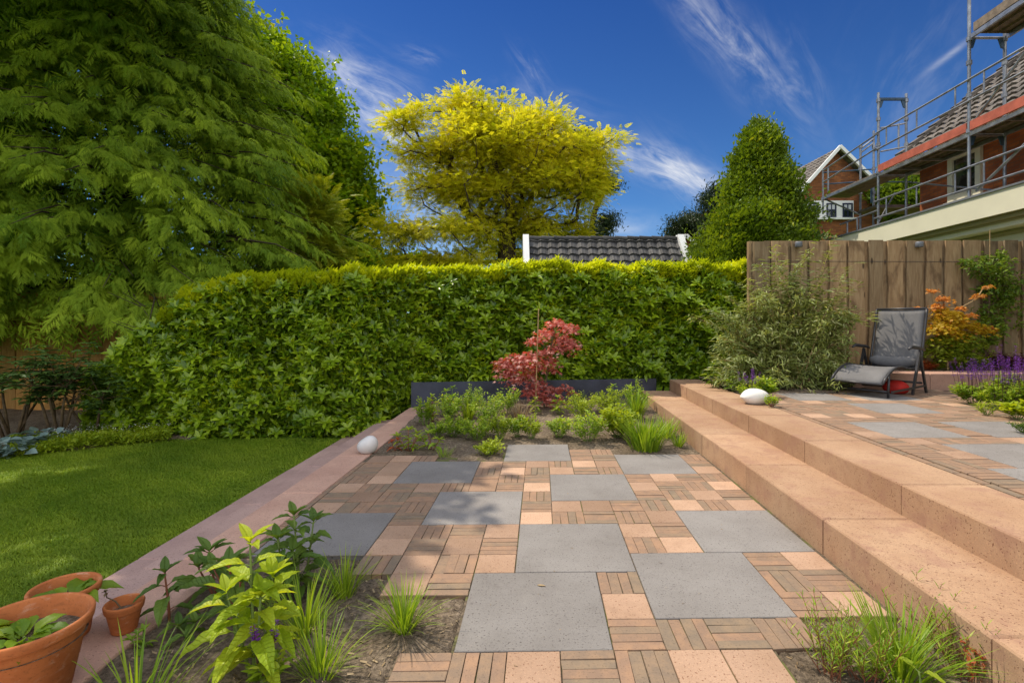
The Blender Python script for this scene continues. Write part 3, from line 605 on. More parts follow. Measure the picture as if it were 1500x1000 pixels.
    for i in range(46):
        x = -5.6+9.8*i/46+R8.normal()*.04; y0 = float(front(np.array(x)))+.5; b0 = float(base(np.array(x)))
        m_.tube([(x, y0, -.45), (x+R8.normal()*.08, y0-.1, min(.7, .3*float(top(np.array(x))))), (x+R8.normal()*.15, y0+R8.normal()*.1, float(top(np.array(x)))-.2)], [.022, .016, .006], 5)
        for k in range(4): z = .2+k*.42; m_.tube([(x, y0-.05, z), (x+R8.normal()*.2, y0-.35, z+.2)], [.008, .003], 4)
    m_.build('stems', M['bark'], t)
hedge()

# ============================================================ big conifer at left
def big_conifer():
    cx, cy = -8.95, 11.7
    t = empty('cypress_tree', (cx, cy, -.4), 'huge cypress tree with drooping flat sprays filling the upper left', 'tree')
    m_ = MB(); m_.tube([(cx, cy, -.5), (cx+.1, cy, 3), (cx, cy+.1, 7), (cx, cy, 13.6)], [.36, .30, .18, .03], 12); 
    T = [conifer_spray(s) for s in range(4)]; f = Fol(); f2 = Fol(); g = np.random.default_rng(4)
    def RR(z): return np.interp(z, [.6, 2.2, 4.4, 7.2, 9.5, 11.6, 13.8], [4.45, 4.6, 4.05, 3.3, 2.5, 1.4, .15])
    nb = 1050; k = 0
    P = []; D = []; N = []; Z = []
    for i in range(nb):
        z = 1.35+12.2*(i/nb)**1.25; a = i*2.39996+g.normal()*.15
        o = np.array([math.cos(a), math.sin(a), 0]); R_ = float(RR(z))*(1+.10*g.normal())
        front_ = (o[1] < .45 or z > 7)
        if not front_ and g.random() < .5: continue
        ln = min(2.1, R_*.75)*(.8+.4*g.random()); side = np.array([-o[1], o[0], 0])
        p0 = np.array([cx, cy, z+.35])+o*(R_-ln); p1 = np.array([cx, cy, z-.18])+o*R_; bend = side*g.normal()*.3
        if g.random() < .6: m_.tube([np.array([cx, cy, z+.2]), p0, (p0+p1)/2+(0, 0, .12)+bend*.3, p1+bend*.9], [.035, .025, .014, .004], 4)
        m = int(21+26*min(1, ln/1.8)) if front_ else 9
        tt = g.random(m)**.75
        for q in tt:
            s_ = g.choice((-1, 1)); lat = (g.random()*.42*(1-.45*q)+.05)*s_
            p = p0*(1-q)+p1*q+side*lat*1.1+bend*q+np.array([0, 0, .16*math.sin(q*3)-.35*abs(lat)-.1*g.random()])
            d = o*(.75+.3*q)+side*(lat*2.0+g.normal()*.55)+np.array([0, 0, -.35-.45*q+g.normal()*.35]); P.append(p); D.append(d); N.append(o*.55+side*g.normal()*.3+np.array([0, 0, 1.])); Z.append(.17+.24*g.random()**1.4)
    P, D, N, Z = map(np.array, (P, D, N, Z)); idx = g.integers(0, 4, len(P)); rn = np.clip(.5+.28*nz(P[:, 0]*.9, P[:, 2], 1.5, 2)+.16*g.normal(size=len(P)), 0, 1)
    for j in range(4): q = idx == j; f.add(T[j], P[q], D[q], N[q], Z[q], rn[q])
    n = 10000; z = 1.1+11.5*g.random(n)**1.2; a = g.random(n)*6.283; R_ = RR(z)*(.5+.36*g.random(n)); o = np.stack([np.cos(a), np.sin(a), 0*a], 1)
    f.add(conifer_spray(7, 5), np.array([cx, cy, 0])+o*R_[:, None]+np.stack([0*z, 0*z, z], 1), o*.6+g.normal(size=(n, 3))*.4-(0, 0, .7), o+(0, 0, .4), .42+.15*g.random(n))
    f.build('crown', M['conifer'], t)
    m_.build('trunk', M['bark'], t, True)
big_conifer()

# ============================================================ branching broad-leaved trees
def tree(name, base, top, lobes, n, mats, leafT, leafn, lsize, trunkr, label, cat='tree', group=None, seed=1, spread=.9, flat=.5, up=.35, droop=0., barkm='bark', wz=1., we=1., gaps=()):
    """lobes: list of (x,y,z,rx,ry,rz) relative to nothing (world); branch ends spread in their shells"""
    g = np.random.default_rng(seed); t = empty(name, base, label, cat, group)
    w_ = np.array([l[3]*l[5] for l in lobes]); w_ = w_**we; w_ = w_/w_.sum(); C_ = []
    for i in range(n):
        l = lobes[g.choice(len(lobes), p=w_)]; d = g.normal(size=3); d /= np.linalg.norm(d); d[2] = abs(d[2])*.9-.1 if g.random() < .75 else d[2]
        r = (.45+.55*g.random()**.5); C_.append(np.array(l[:3])+d*np.array(l[3:])*r)
    C_ = np.array(C_); base = np.array(base, float); top = np.array(top, float)
    nodes = [base*(1-q)+top*q+np.array([.02*math.sin(q*9), 0, 0]) for q in np.linspace(0, 1, 7)]; par = [-1, 0, 1, 2, 3, 4, 5]; dist = [0]*7
    order = np.argsort(np.linalg.norm(C_-top, axis=1)); ends = []
    for i in order:
        p = C_[i]; A = np.array(nodes); dd = np.linalg.norm(A-p, axis=1)+.25*np.array(dist)+np.where(A[:, 2] > p[2]+.1, 1.2, 0)+np.where(np.arange(len(A)) < 3, 3., 0); j = int(np.argmin(dd)); q = nodes[j]; L = np.linalg.norm(p-q)
        k = max(1, int(L/1.0)); last = j
        for s_ in range(1, k+1):
            u_ = s_/(k+1); mid = q*(1-u_)+p*u_+g.normal(size=3)*.05*L+np.array([0, 0, .10*L*math.sin(u_*3.14)*-1+.0]); nodes.append(mid); par.append(last); dist.append(dist[j]+L*u_); last = len(nodes)-1
        nodes.append(p); par.append(last); dist.append(dist[j]+L); ends.append(len(nodes)-1)
    cnt = np.zeros(len(nodes)); 
    for e in ends:
        k = e
        while k >= 0: cnt[k] += 1; k = par[k]
    rr = trunkr*(cnt/cnt[0])**.5; m_ = MB()
    for k in range(1, len(nodes)): m_.tube([nodes[par[k]], nodes[k]], [max(rr[par[k]] if k < 7 else min(rr[par[k]], rr[k]*1.4), .012), max(rr[k], .010)], 7 if rr[k] > .05 else 4, False)
    m_.build('trunk', M[barkm], t, True)
    f = Fol(); pp = []; dd = []; nn = []; A = np.array(nodes)
    cr = A[7:] if len(A) > 7 else A; 
    for e in ends:
        c0 = A[e]; q = A[par[e]]; o = c0-top; o = o/max(np.linalg.norm(o), .1)
        m = int(leafn*(.7+.6*g.random())); x = g.normal(size=(m, 3))*np.array([spread, spread, spread*flat]); pp.append(c0+x); dd.append(o*.5+x/spread*.8+np.array([0, 0, up-droop])+g.normal(size=(m, 3))*.3); nn.append(g.normal(size=(m, 3))*.45+np.array([0, 0, 1])*wz+o*.2)
    pp, dd, nn = map(np.concatenate, (pp, dd, nn))
    for (gx, gy, gr) in gaps:                            # openings in the crown through which the sun reaches the lawn
        t0 = (pp[:, 2]+.36)/SUN.z; ex, ey = pp[:, 0]-SUN.x*t0-gx, pp[:, 1]-SUN.y*t0-gy; k_ = (ex*ex+(ey*1.5)**2) > (gr+.36)**2; pp, dd, nn = pp[k_], dd[k_], nn[k_]
    rn = np.clip(.45+.22*nz(pp[:, 0], pp[:, 2]+pp[:, 1], 1., seed)+.22*g.normal(size=len(pp)), 0, 1)
    f.add(leafT, pp, dd, nn, lsize*(.75+.5*g.random(len(pp))), rn); f.build('crown', M[mats], t); return t
CL = leaf_cluster(7, 3, leaf(1, .62, 2, .15, .2), .9, .3, .62)
YY = 20.
def L_(px, py, Y, rpx, rpy, ry): a = hp(px, py, Y); s_ = Y/F; return (a[0], a[1], a[2], rpx*s_, ry, rpy*s_)
tree('robinia_tree', hp(742, 480, YY), hp(742, 335, YY), [L_(700, 225, YY, 62, 55, 2.2), L_(765, 240, YY+.3, 72, 70, 2.6), L_(838, 228, YY-.3, 48, 22, 1.5), L_(885, 212, YY-.3, 24, 12, .8), L_(800, 285, YY, 75, 55, 2.3), L_(598, 185, YY, 30, 16, .9), L_(630, 168, YY, 22, 12, .8), L_(625, 235, YY, 42, 22, 1.2), L_(640, 285, YY, 45, 30, 1.5), L_(690, 160, YY, 30, 26, 1.1), L_(752, 165, YY, 30, 20, 1.1), L_(800, 190, YY, 35, 22, 1.3), L_(660, 350, YY-.8, 70, 32, 1.8), L_(545, 328, YY-1, 32, 12, .8), L_(585, 345, YY-1, 40, 18, 1.), L_(610, 385, YY-1, 50, 14, 1.), L_(800, 345, YY, 65, 22, 1.8), L_(700, 290, YY-.5, 60, 30, 1.5), L_(730, 335, YY+.5, 60, 26, 1.5), L_(735, 372, YY+.8, 60, 16, 1.5), L_(690, 385, YY-1, 50, 14, 1.), L_(810, 375, YY+.5, 50, 14, 1.3), L_(868, 285, YY, 22, 35, 1.0), L_(870, 250, YY, 24, 22, 1.0)], 520, 'robinia',
     pinnate(5, .42), 78, .20, .36, 'large golden-yellow leaved tree with dark limbs behind the middle of the hedge', seed=12, spread=.34, flat=.45, up=.12, droop=.2)
tree('oak_tree', hp(430, 480, 21), hp(430, 300, 21), [L_(400, 130, 21, 50, 65, 2.2), L_(447, 180, 21, 45, 50, 2.), L_(410, 260, 21, 80, 90, 2.5), L_(485, 245, 21, 38, 46, 2.), L_(505, 320, 21, 36, 70, 2.), L_(380, 80, 21, 22, 30, 1.3), L_(462, 380, 21, 75, 40, 2.)], 330, 'dec', CL, 40, .30, .4, 'tall bright green broad-leaved tree rising between the cypress and the yellow tree', seed=5, spread=.48, flat=.7, up=.2)
tree('ornamental_cypress', hp(468, 480, 13.5), hp(468, 320, 13.5), [L_(472, 385, 13.5, 32, 40, .7), L_(462, 335, 13.5, 24, 60, .5), L_(455, 300, 13.5, 10, 30, .2)], 90, 'golden', conifer_spray(9), 24, .3, .09, 'small golden conifer glowing in the sun at the right edge of the cypress', seed=7, spread=.22, flat=1., up=.3)
def holly():
    Y = 13.5; c0 = hp(1112, 480, Y); t = empty('holly_tree', c0, 'dense cone-shaped evergreen tree with small glossy leaves behind the fence corner', 'tree')
    m_ = MB(); tp = hp(1116, 198, Y); m_.tube([c0, (c0+tp)/2, tp], [.14, .09, .02], 8); g = np.random.default_rng(3); f = Fol(); P = []; O = []
    zt = tp[2]
    for i in range(760):
        z = .3+(zt-.25)*(i/760)**.9; R_ = np.interp(z, [0, 1.8, 3, 4, 5., 5.7, 6.3], [1.4, 1.55, 1.36, .98, .55, .28, .05])*(.66+.30*g.random()+.22*(g.random() < .12)); a = i*2.39996; R_ *= 1+.17*math.sin(a*3+z*2.2)+.13*math.sin(a*5-z*3.7)+.13*math.sin(z*7); o = np.array([math.cos(a), math.sin(a), .55])
        p = np.array([c0[0], c0[1], z])+o*R_*(1, 1, .25); s_ = c0[0]+.05; m_.tube([(c0[0], c0[1], z-.15), p], [.02, .006], 4) if i % 3 == 0 else None
        m = 24; x = g.normal(size=(m, 3))*.15; P.append(p+x-o*.16*g.random((m, 1))); O.append(o+x*4)
        if i % 5 == 0: q_ = p-o*.08; hh = (.2+.35*g.random()); m_.tube([q_, q_+(0, 0, hh)], [.008, .003], 4); x = g.normal(size=(9, 3))*.035; x[:, 2] = hh*g.random(9); P.append(q_+x); O.append(np.tile(o*.3+np.array([0, 0, 1.]), (9, 1)))
    P = np.concatenate(P); O = np.concatenate(O); n = len(P)
    f.add(leaf_cluster(6, 5, leaf(1, .5, 2, .2, .15), .8, .5, .6), P, O+(0, 0, .35), g.normal(size=(n, 3))*.4+(0, 0, 1), .15+.07*g.random(n), np.clip(.4+.25*nz(P[:, 0]*2, P[:, 2]*2, 1.6, 4)+.2*g.normal(size=n), 0, 1))
    m_.build('trunk', M['bark'], t, True); f.build('crown', M['holly'], t)
holly()
tree('pine_tree', hp(1010, 470, 34), hp(1008, 352, 34), [L_(1005, 338, 34, 22, 12, .9), L_(1016, 328, 34, 10, 8, .5), L_(992, 352, 34, 12, 8, .6), L_(1022, 350, 34, 10, 12, .6)], 34, 'pine', leaf_cluster(10, 8, KN, .8, .5, .8), 22, .38, .16, 'dark pine tree far beyond the right end of the tiled roof', seed=3, spread=.3, flat=.6)
tree('pine_tree', hp(1062, 470, 30), hp(1060, 330, 30), [L_(1050, 300, 30, 14, 16, .7), L_(1062, 290, 30, 12, 10, .5), L_(1046, 330, 30, 8, 20, .6), L_(1072, 320, 30, 14, 24, .7)], 36, 'pine', leaf_cluster(10, 8, KN, .8, .5, .8), 24, .38, .16, 'dark pine tree peeping out left of the cone-shaped evergreen', seed=4, spread=.3, flat=.7)
tree('pine_tree', hp(862, 470, 32), hp(868, 320, 32), [L_(880, 278, 32, 13, 14, .6), L_(884, 328, 32, 14, 6, .5), L_(868, 345, 32, 30, 8, .6), L_(862, 240, 32, 14, 22, .6), L_(850, 215, 32, 18, 10, .6)], 50, 'pine', leaf_cluster(10, 8, KN, .8, .5, .8), 26, .38, .2, 'dark pine tree half hidden behind the right side of the golden-yellow tree', seed=6, spread=.28, flat=.5)
tree('garden_tree', hp(1345, 470, 24), hp(1340, 340, 24), [L_(1325, 290, 24, 34, 30, 1.5), L_(1350, 270, 24, 20, 16, 1.)], 60, 'decf', CL, 22, .32, .15, 'pale green tree seen between the two houses through the scaffold', seed=8, spread=.4, flat=.7)
tree('garden_tree', hp(540, 470, 26), hp(540, 400, 26), [L_(520, 392, 26, 40, 10, 1.), L_(590, 396, 26, 40, 8, 1.)], 50, 'dec', CL, 26, .3, .12, 'low green tree just showing over the hedge left of the yellow tree', seed=18, spread=.45, flat=.6)
# broad crown at the left, above the frame: it shades the lawn and the left ledge
tree('beech_tree', (-11.2, 5.8, -.4), (-10.4, 6.0, 6.4), [(-7.9, 6.9, 8.0, 1.6, 1.3, 1.0), (-9.5, 5.8, 8.2, 2.5, 1.6, 1.2), (-5.6, 6.4, 7.5, .75, .55, .3), (-5.5, 8.1, 8.1, .5, .9, .3), (-5.2, 5.95, 7.5, .42, .32, .2), (-5.15, 6.95, 7.5, .33, .22, .2), (-5.35, 5.3, 7.2, .4, .25, .2), (-7.3, 8.7, 8.3, 1.5, 1.3, .8), (-6.05, 5.1, 7.0, .45, .5, .3), (-8.2, 4.9, 7.6, 1.4, .9, .7)], 330, 'dec', CL, 26, .34, .3, 'large leafy tree standing over the lawn, its crown shading the grass and ledge', seed=9, spread=.27, flat=.5, we=.4, gaps=((-3.17, 3.59, .14), (-2.9, 3.24, .12), (-3.55, 3.70, .12), (-2.72, 3.39, .09), (-3.75, 3.4, .1), (-3.1, 4.35, .09), (-1.75, 3.75, .10), (-2.25, 2.95, .08)))

# ============================================================ buildings
def tiles(m_, o, ud, vd, U, V, pu, pv, amp=.03, step=.03, rng=None):
    """rows of overlapping wavy roof tiles: o lower corner, ud along the eave, vd up the slope"""
    o, ud, vd = map(lambda q: np.array(q, float), (o, ud, vd)); ud /= np.linalg.norm(ud); vd /= np.linalg.norm(vd); nn = np.cross(ud, vd); nn = nn if nn[2] > 0 else -nn
    nr = int(math.ceil(V/pv)); k = 6; nu = int(U/pu)*k; us = np.linspace(0, int(U/pu)*pu, nu+1)
    for r in range(nr):
        v0, v1 = r*pv-.02, min((r+1)*pv+.01, V); off = (R8.random(nu//k+1)-.5)*.008
        for s_ in range(0, nu, k):
            m_.rn = R8.random(); A = []; B = []; C_ = []
            dz = off[s_//k]
            for i in range(k+1):
                u_ = us[s_+i]-(.004 if i == k else 0); ph = 2*math.pi*i/k; h = amp*(math.sin(ph)*.75+.35*math.sin(2*ph+.6)); p = o+ud*u_
                A.append(p+vd*v0+nn*(h+step+dz)); B.append(p+vd*v1+nn*(h*.9+dz*.3)); C_.append(p+vd*v0+nn*(h-.01+dz))
            fs = [(i, i+1, k+2+i, k+1+i) for i in range(k)]+[(2*k+2+i, 2*k+3+i, i+1, i) for i in range(k)]
            m_.pts(A+B+C_, fs)
def beam(m_, a, b, w, h, up=(0, 0, 1)):
    a, b, up = map(lambda q: np.array(q, float), (a, b, up)); d = (b-a)/np.linalg.norm(b-a); s_ = np.cross(d, up); s_ /= np.linalg.norm(s_); t_ = np.cross(s_, d)
    f_ = lambda p: [p-s_*w/2-t_*h/2, p+s_*w/2-t_*h/2, p+s_*w/2+t_*h/2, p-s_*w/2+t_*h/2]
    m_.hexa(f_(a), f_(b))
# garage with black pantiles behind the hedge
t = empty('garage', (2.6, 15, -.4), 'low outbuilding with a roof of black wavy tiles and white verge boards behind the hedge', 'outbuilding')
xl, xr = .5, 4.78; yb, yr, zb, zr = 13.55, 15.0, 2.05, 3.62
vd = np.array([0, yr-yb, zr-zb]); V = np.linalg.norm(vd); m_ = MB(); tiles(m_, (xl, yb, zb), (1, 0, 0), vd, xr-xl, V, .285, .29, .034, .05); tiles(m_, (xr, 2*yr-yb, zb), (-1, 0, 0), (0, yb-yr, zr-zb), xr-xl, V, .285, .29, .034, .05)
for k in range(12): 
    xa = xl+k*(xr-xl)/12; m_.rn = R8.random(); m_.tube([(xa, yr, zr+.03), (xa+(xr-xl)/12+.02, yr, zr+.02)], [.075, .062], 10)
m_.build('roof', M['rtdark'], t)
m_ = MB()
for x in (xl-.10, xr+.10):
    for y1_ in (yb, 2*yr-yb): m_ = MB(); beam(m_, (x, y1_, zb-.02), (x, yr, zr+.06), .17, .22, (0, -.7, .7)); m_.build('verge_board', M['white'], t)
m_ = MB(); m_.box(xl+.05, xr-.05, yb+.25, 2*yr-yb-.25, -.5, zb+.1); 
for x in (xl, xr-.1): m_.pts([(x, yb+.2, zb), (x, 2*yr-yb-.2, zb), (x, yr, zr-.12), (x+.1, yb+.2, zb), (x+.1, 2*yr-yb-.2, zb), (x+.1, yr, zr-.12)], [(0, 1, 2), (5, 4, 3), (0, 2, 5, 3), (2, 1, 4, 5), (1, 0, 3, 4)])
m_.build('wall', M['brickfar'], t)
# cottage just beyond it
t = empty('cottage', (10.2, 30, -.4), 'far brick cottage, only its white-edged gable tip showing right of the tiled roof', 'house')
m_ = MB(); pk = hp(1004, 348, 29); e1 = hp(1030, 372, 29); e0 = pk*2-e1; e0[2] = e1[2]; ln_ = 7
for y in (29, 36): m_.pts([(e0[0], y, -.4), (e1[0], y, -.4), (e1[0], y, e1[2]), (pk[0], y, pk[2]), (e0[0], y, e0[2])], [(0, 1, 2, 3, 4)] if y == 29 else [(4, 3, 2, 1, 0)])
m_.pts([(e0[0], 29.01, -.4), (e0[0], 36, -.4), (e0[0], 36, e0[2]), (e0[0], 29.01, e0[2])], [(0, 1, 2, 3)]); m_.pts([(e1[0], 29.01, -.4), (e1[0], 36, -.4), (e1[0], 36, e1[2]), (e1[0], 29.01, e1[2])], [(3, 2, 1, 0)]); m_.build('wall', M['brickfar'], t)
m_ = MB(); beam(m_, (pk[0], 28.85, pk[2]+.1), (e1[0]+.3, 28.85, e1[2]-.15), .1, .2); m_.build('verge_board', M['white'], t); m_ = MB(); beam(m_, (pk[0], 28.85, pk[2]+.1), (e0[0]-.3, 28.85, e0[2]-.15), .1, .2); m_.build('verge_board', M['white'], t); m_ = MB(); m_.box(e1[0]+.1, e1[0]+1.6, 28.6, 28.8, e1[2]+.05, e1[2]+.28); m_.build('gutter_board', M['white'], t)
m_ = MB()
for e in (e0, e1): 
    s_ = 1 if e is e1 else -1; m_.hexa([(pk[0], 28.9, pk[2]+.1), (e[0]+.35*s_, 28.9, e[2]-.2), (e[0]+.35*s_, 36.1, e[2]-.2), (pk[0], 36.1, pk[2]+.1)], [(pk[0], 28.9, pk[2]+.22), (e[0]+.35*s_, 28.9, e[2]-.08), (e[0]+.35*s_, 36.1, e[2]-.08), (pk[0], 36.1, pk[2]+.22)])
m_.build('roof', M['rtbrown'], t)
m_ = MB(); c_ = hp(1046, 330, 30); m_.box(c_[0]-.4, c_[0]+.4, 29.9, 30.6, 1.5, c_[2]+.6); m_.box(c_[0]-.48, c_[0]+.48, 29.8, 30.7, c_[2]+.6, c_[2]+.75); m_.build('chimney', M['brickfar'], t)
# gabled brick house
t = empty('brick_house', (16, 25, -.4), 'brick house with a steep white-edged gable and a row of navy windows beyond the scaffold', 'house')
Y = 25; pk = hp(1224, 222, Y); el = hp(1160, 300, Y); er = hp(1345, 372, Y); sl = (pk[2]-el[2])/(pk[0]-el[0]); er[2] = pk[2]-(er[0]-pk[0])*.98; el = np.array([pk[0]-3.2, Y, pk[2]-3.2*1.12]); yb_ = Y+9
m_ = MB(); m_.pts([(el[0], Y, -.4), (er[0], Y, -.4), tuple(er), tuple(pk), tuple(el)], [(0, 1, 2, 3, 4)]); m_.pts([(el[0], Y, -.4), (el[0], yb_, -.4), (el[0], yb_, el[2]), (el[0], Y, el[2])], [(0, 1, 2, 3)]); m_.pts([(er[0], Y, -.4), (er[0], yb_, -.4), (er[0], yb_, er[2]), (er[0], Y, er[2])], [(0, 3, 2, 1)]); m_.build('wall', M['brickfar'], t)
m_ = MB(); U = yb_-Y+.5
tiles(m_, (el[0]-.35, yb_, el[2]-.35*1.12+.12), (0, -1, 0), (pk[0]-el[0]+.35, 0, (pk[0]-el[0]+.35)*1.12), U, math.hypot(3.55, 3.55*1.12), .28, .30, .03, .035)
tiles(m_, (er[0]+.35, Y-.4, er[2]-.35*.98+.12), (0, 1, 0), (pk[0]-er[0]-.35, 0, (er[0]-pk[0]+.35)*.98), U, math.hypot(er[0]-pk[0]+.35, (er[0]-pk[0]+.35)*.98), .28, .30, .03, .035); m_.build('roof', M['rtbrown'], t)
m_ = MB(); beam(m_, (pk[0]+.02, Y-.35, pk[2]+.14), (el[0]-.45, Y-.35, el[2]-.38), .12, .14, (0, 0, 1)); m_.build('verge_board', M['white'], t); m_ = MB(); beam(m_, (pk[0]-.02, Y-.37, pk[2]+.14), (er[0]+.4, Y-.37, er[2]-.28), .12, .14, (0, 0, 1)); m_.build('verge_board', M['white'], t)
wa, wb = hp(1168, 320, Y-.06), hp(1250, 294, Y-.06); m_ = MB(); m_.box(wa[0], wb[0], Y-.08, Y+.05, wa[2], wb[2]); m_.box(wa[0]-.08, wb[0]+.08, Y-.18, Y-.085, wa[2]-.06, wa[2]+.03); m_.build('window_surround', M['white'], t)
for (xa, xb) in ((1185, 1199.5), (1211, 1225), (1234.5, 1249)):
    a, b_ = hp(xa, 318.5, Y-.1), hp(xb, 297.5, Y-.1); m_ = MB(); y0 = Y-.12; fr = .055
    for q in ((a[0], a[0]+fr, a[2], b_[2]), (b_[0]-fr, b_[0], a[2], b_[2]), (a[0]+fr, b_[0]-fr, a[2], a[2]+fr), (a[0]+fr, b_[0]-fr, b_[2]-fr, b_[2]), ((a[0]+b_[0])/2-.02, (a[0]+b_[0])/2+.02, a[2]+fr, b_[2]-fr)): m_.box(q[0], q[1], y0, Y-.082, q[2], q[3])
    m_.box(a[0]+fr, b_[0]-fr, y0+.01, Y-.083, (a[2]+b_[2])/2-.02, (a[2]+b_[2])/2+.02)
    wf = m_.build('window', M['winblue'], t); m_ = MB(); m_.box(a[0]+.04, b_[0]-.04, Y-.095, Y-.0815, a[2]+.04, b_[2]-.04); m_.build('pane', M['glass'], wf); m_ = MB(); m_.box(a[0]+.07, b_[0]-.07, Y-.099, Y-.096, (a[2]+b_[2])/2+.05, b_[2]-.07); m_.build('blind', M['blind'], wf)
# house on the right, side wall running away from the viewer
SK = .08
def hx(x0, Y): return x0+SK*(Y-8)
t = empty('brick_villa', (9.2, 8, 0), 'large brick house under repair at the right edge with tiled roof and tall cream window', 'house')
Yf, Yn = 11.75, -4.; WX = 9.0
m_ = MB(); q = [(hx(WX, Yn), Yn), (hx(WX+9, Yn), Yn), (hx(WX+9, Yf), Yf), (hx(WX, Yf), Yf)]; m_.hexa([(*p, -.4) for p in q], [(*p, 4.95) for p in q])
# far gable triangle
EX, EZ = 8.55, 4.75
m_.pts([(hx(WX, Yf), Yf-.02, 4.9), (hx(WX+9, Yf), Yf-.02, 4.9), (hx(WX+4.5, Yf), Yf-.02, 8.7), (hx(WX, Yf), Yf-.3, 4.9), (hx(WX+9, Yf), Yf-.3, 4.9), (hx(WX+4.5, Yf), Yf-.3, 8.7)], [(2, 1, 0), (3, 4, 5), (0, 3, 5, 2), (1, 2, 5, 4)])
m_.build('wall', M['brickmain'], t)
m_ = MB(); u_ = np.array([SK, 1, 0])/math.hypot(SK, 1); sw = 4.9; vd = np.array([1, -SK, 0])*sw+np.array([0, 0, .86*sw])
tiles(m_, (hx(EX, 1.0), 1.0, EZ+.1), u_, vd, 11.25, np.linalg.norm(vd), .30, .33, .035, .055)
ridge = np.array([hx(EX, Yf+.5), Yf+.5, EZ+.15])
for k in range(20): p = ridge+vd/np.linalg.norm(vd)*(k*.33); m_.rn = R8.random(); beam(m_, p+(0, -.06, .05), p+vd/np.linalg.norm(vd)*.36+(0, -.06, .0), .26, .09, (0, 0, 1))
m_.build('roof', M['rtbrown'], t)
m_ = MB(); a = np.array([hx(EX-.02, Yn), Yn, EZ-.02]); b_ = np.array([hx(EX-.02, Yf+.25), Yf+.25, EZ-.02]); beam(m_, a, b_, .14, .13); m_.hexa([(hx(EX+.05, Yn), Yn, EZ-.06), (hx(WX+.05, Yn), Yn, EZ-.06), (hx(WX+.05, Yf+.25), Yf+.25, EZ-.06), (hx(EX+.05, Yf+.25), Yf+.25, EZ-.06)], [(hx(EX+.05, Yn), Yn, EZ), (hx(WX+.05, Yn), Yn, EZ), (hx(WX+.05, Yf+.25), Yf+.25, EZ), (hx(EX+.05, Yf+.25), Yf+.25, EZ)])
m_.hexa([(hx(EX, Yf+.12), Yf+.12, EZ-.1), (hx(EX+.6, Yf+.12), Yf+.12, EZ-.1), (hx(EX+.6, Yf+.25), Yf+.25, EZ-.1), (hx(EX, Yf+.25), Yf+.25, EZ-.1)], [(hx(EX, Yf+.12), Yf+.12, EZ+.1), (hx(EX+.6, Yf+.12), Yf+.12, EZ+.55), (hx(EX+.6, Yf+.25), Yf+.25, EZ+.55), (hx(EX, Yf+.25), Yf+.25, EZ+.1)])
m_.build('eaves_board', M['cream'], t)
def wallbox(m_, Ya, Yb, z0, z1, out, inn=0.): q = [(hx(WX-out, Ya), Ya), (hx(WX-inn, Ya), Ya), (hx(WX-inn, Yb), Yb), (hx(WX-out, Yb), Yb)]; m_.hexa([(*p, z0) for p in q], [(*p, z1) for p in q])
for (Ya, Yb) in ((10.02, 10.86), (5.4, 6.2)):
    m_ = MB(); z0, z1 = 3.72, 4.68
    for a_ in ((Ya, Ya+.13, z0, z1), (Yb-.13, Yb, z0, z1), (Ya+.13, Yb-.13, z0, z0+.14), (Ya+.13, Yb-.13, z1-.1, z1)): wallbox(m_, a_[0], a_[1], a_[2], a_[3], .06)
    wf = m_.build('window', M['cream'], t); m_ = MB(); wallbox(m_, Ya+.13, Yb-.13, z0+.14, z1-.1, .02); m_.build('pane', M['glass'], wf); m_ = MB(); wallbox(m_, Ya-.04, Yb+.04, z0-.07, z0-.004, .12); m_.build('sill', M['white'], wf)
# flat-roofed extension with cream fascia
t = empty('flat_roof_extension', (7.8, 8, 0), 'single-storey extension with a deep cream fascia showing above the oak fence', 'extension')
X0 = 7.53; FZ = 3.30; FN, FF = -3., 13.0
def ebox(m_, xo, xi, z0, z1, Ya=FN, Yb=FF): q = [(hx(X0+xo, Ya), Ya), (hx(X0+xi, Ya), Ya), (hx(X0+xi, Yb), Yb), (hx(X0+xo, Yb), Yb)]; m_.hexa([(*p, z0) for p in q], [(*p, z1) for p in q])
m_ = MB(); ebox(m_, 0, .05, FZ-.40, FZ-.035); m_.build('fascia', M['cream'], t)
m_ = MB(); ebox(m_, -.025, .2, FZ-.032, FZ); m_.build('flashing', M['lead'], t)
m_ = MB(); ebox(m_, .052, 2.2, FZ-.3, FZ-.034); m_.build('roof', M['deck'], t)
m_ = MB(); ebox(m_, .10, .16, FZ-.47, FZ-.32); ebox(m_, .16, .24, FZ-.50, FZ-.33); ebox(m_, .46, .50, FZ-.66, FZ-.60, FN, FF-.6); m_.build('trim', M['creamd'], t)
m_ = MB(); ebox(m_, .20, .48, FZ-.58, FZ-.34, FN, FF-.4); ebox(m_, .5, .56, -.4, FZ-.52, FN, FF-.6); m_.build('wall', M['cream'], t)
for (Ya, Yb) in ((4.2, 6.9), (0.8, 3.6)):
    m_ = MB()
    for a_ in ((Ya, Ya+.1, .6, 2.62), (Yb-.1, Yb, .6, 2.62), (Ya+.1, Yb-.1, 2.52, 2.62), (Ya+.1, Yb-.1, .6, .72), ((Ya+Yb)/2-.04, (Ya+Yb)/2+.04, .72, 2.52)): ebox(m_, .43, .498, a_[2], a_[3], a_[0], a_[1])
    wf = m_.build('window', M['cream'], t); m_ = MB(); ebox(m_, .46, .499, .7, 2.53, Ya+.09, Yb-.09); m_.build('pane', M['glass'], wf)

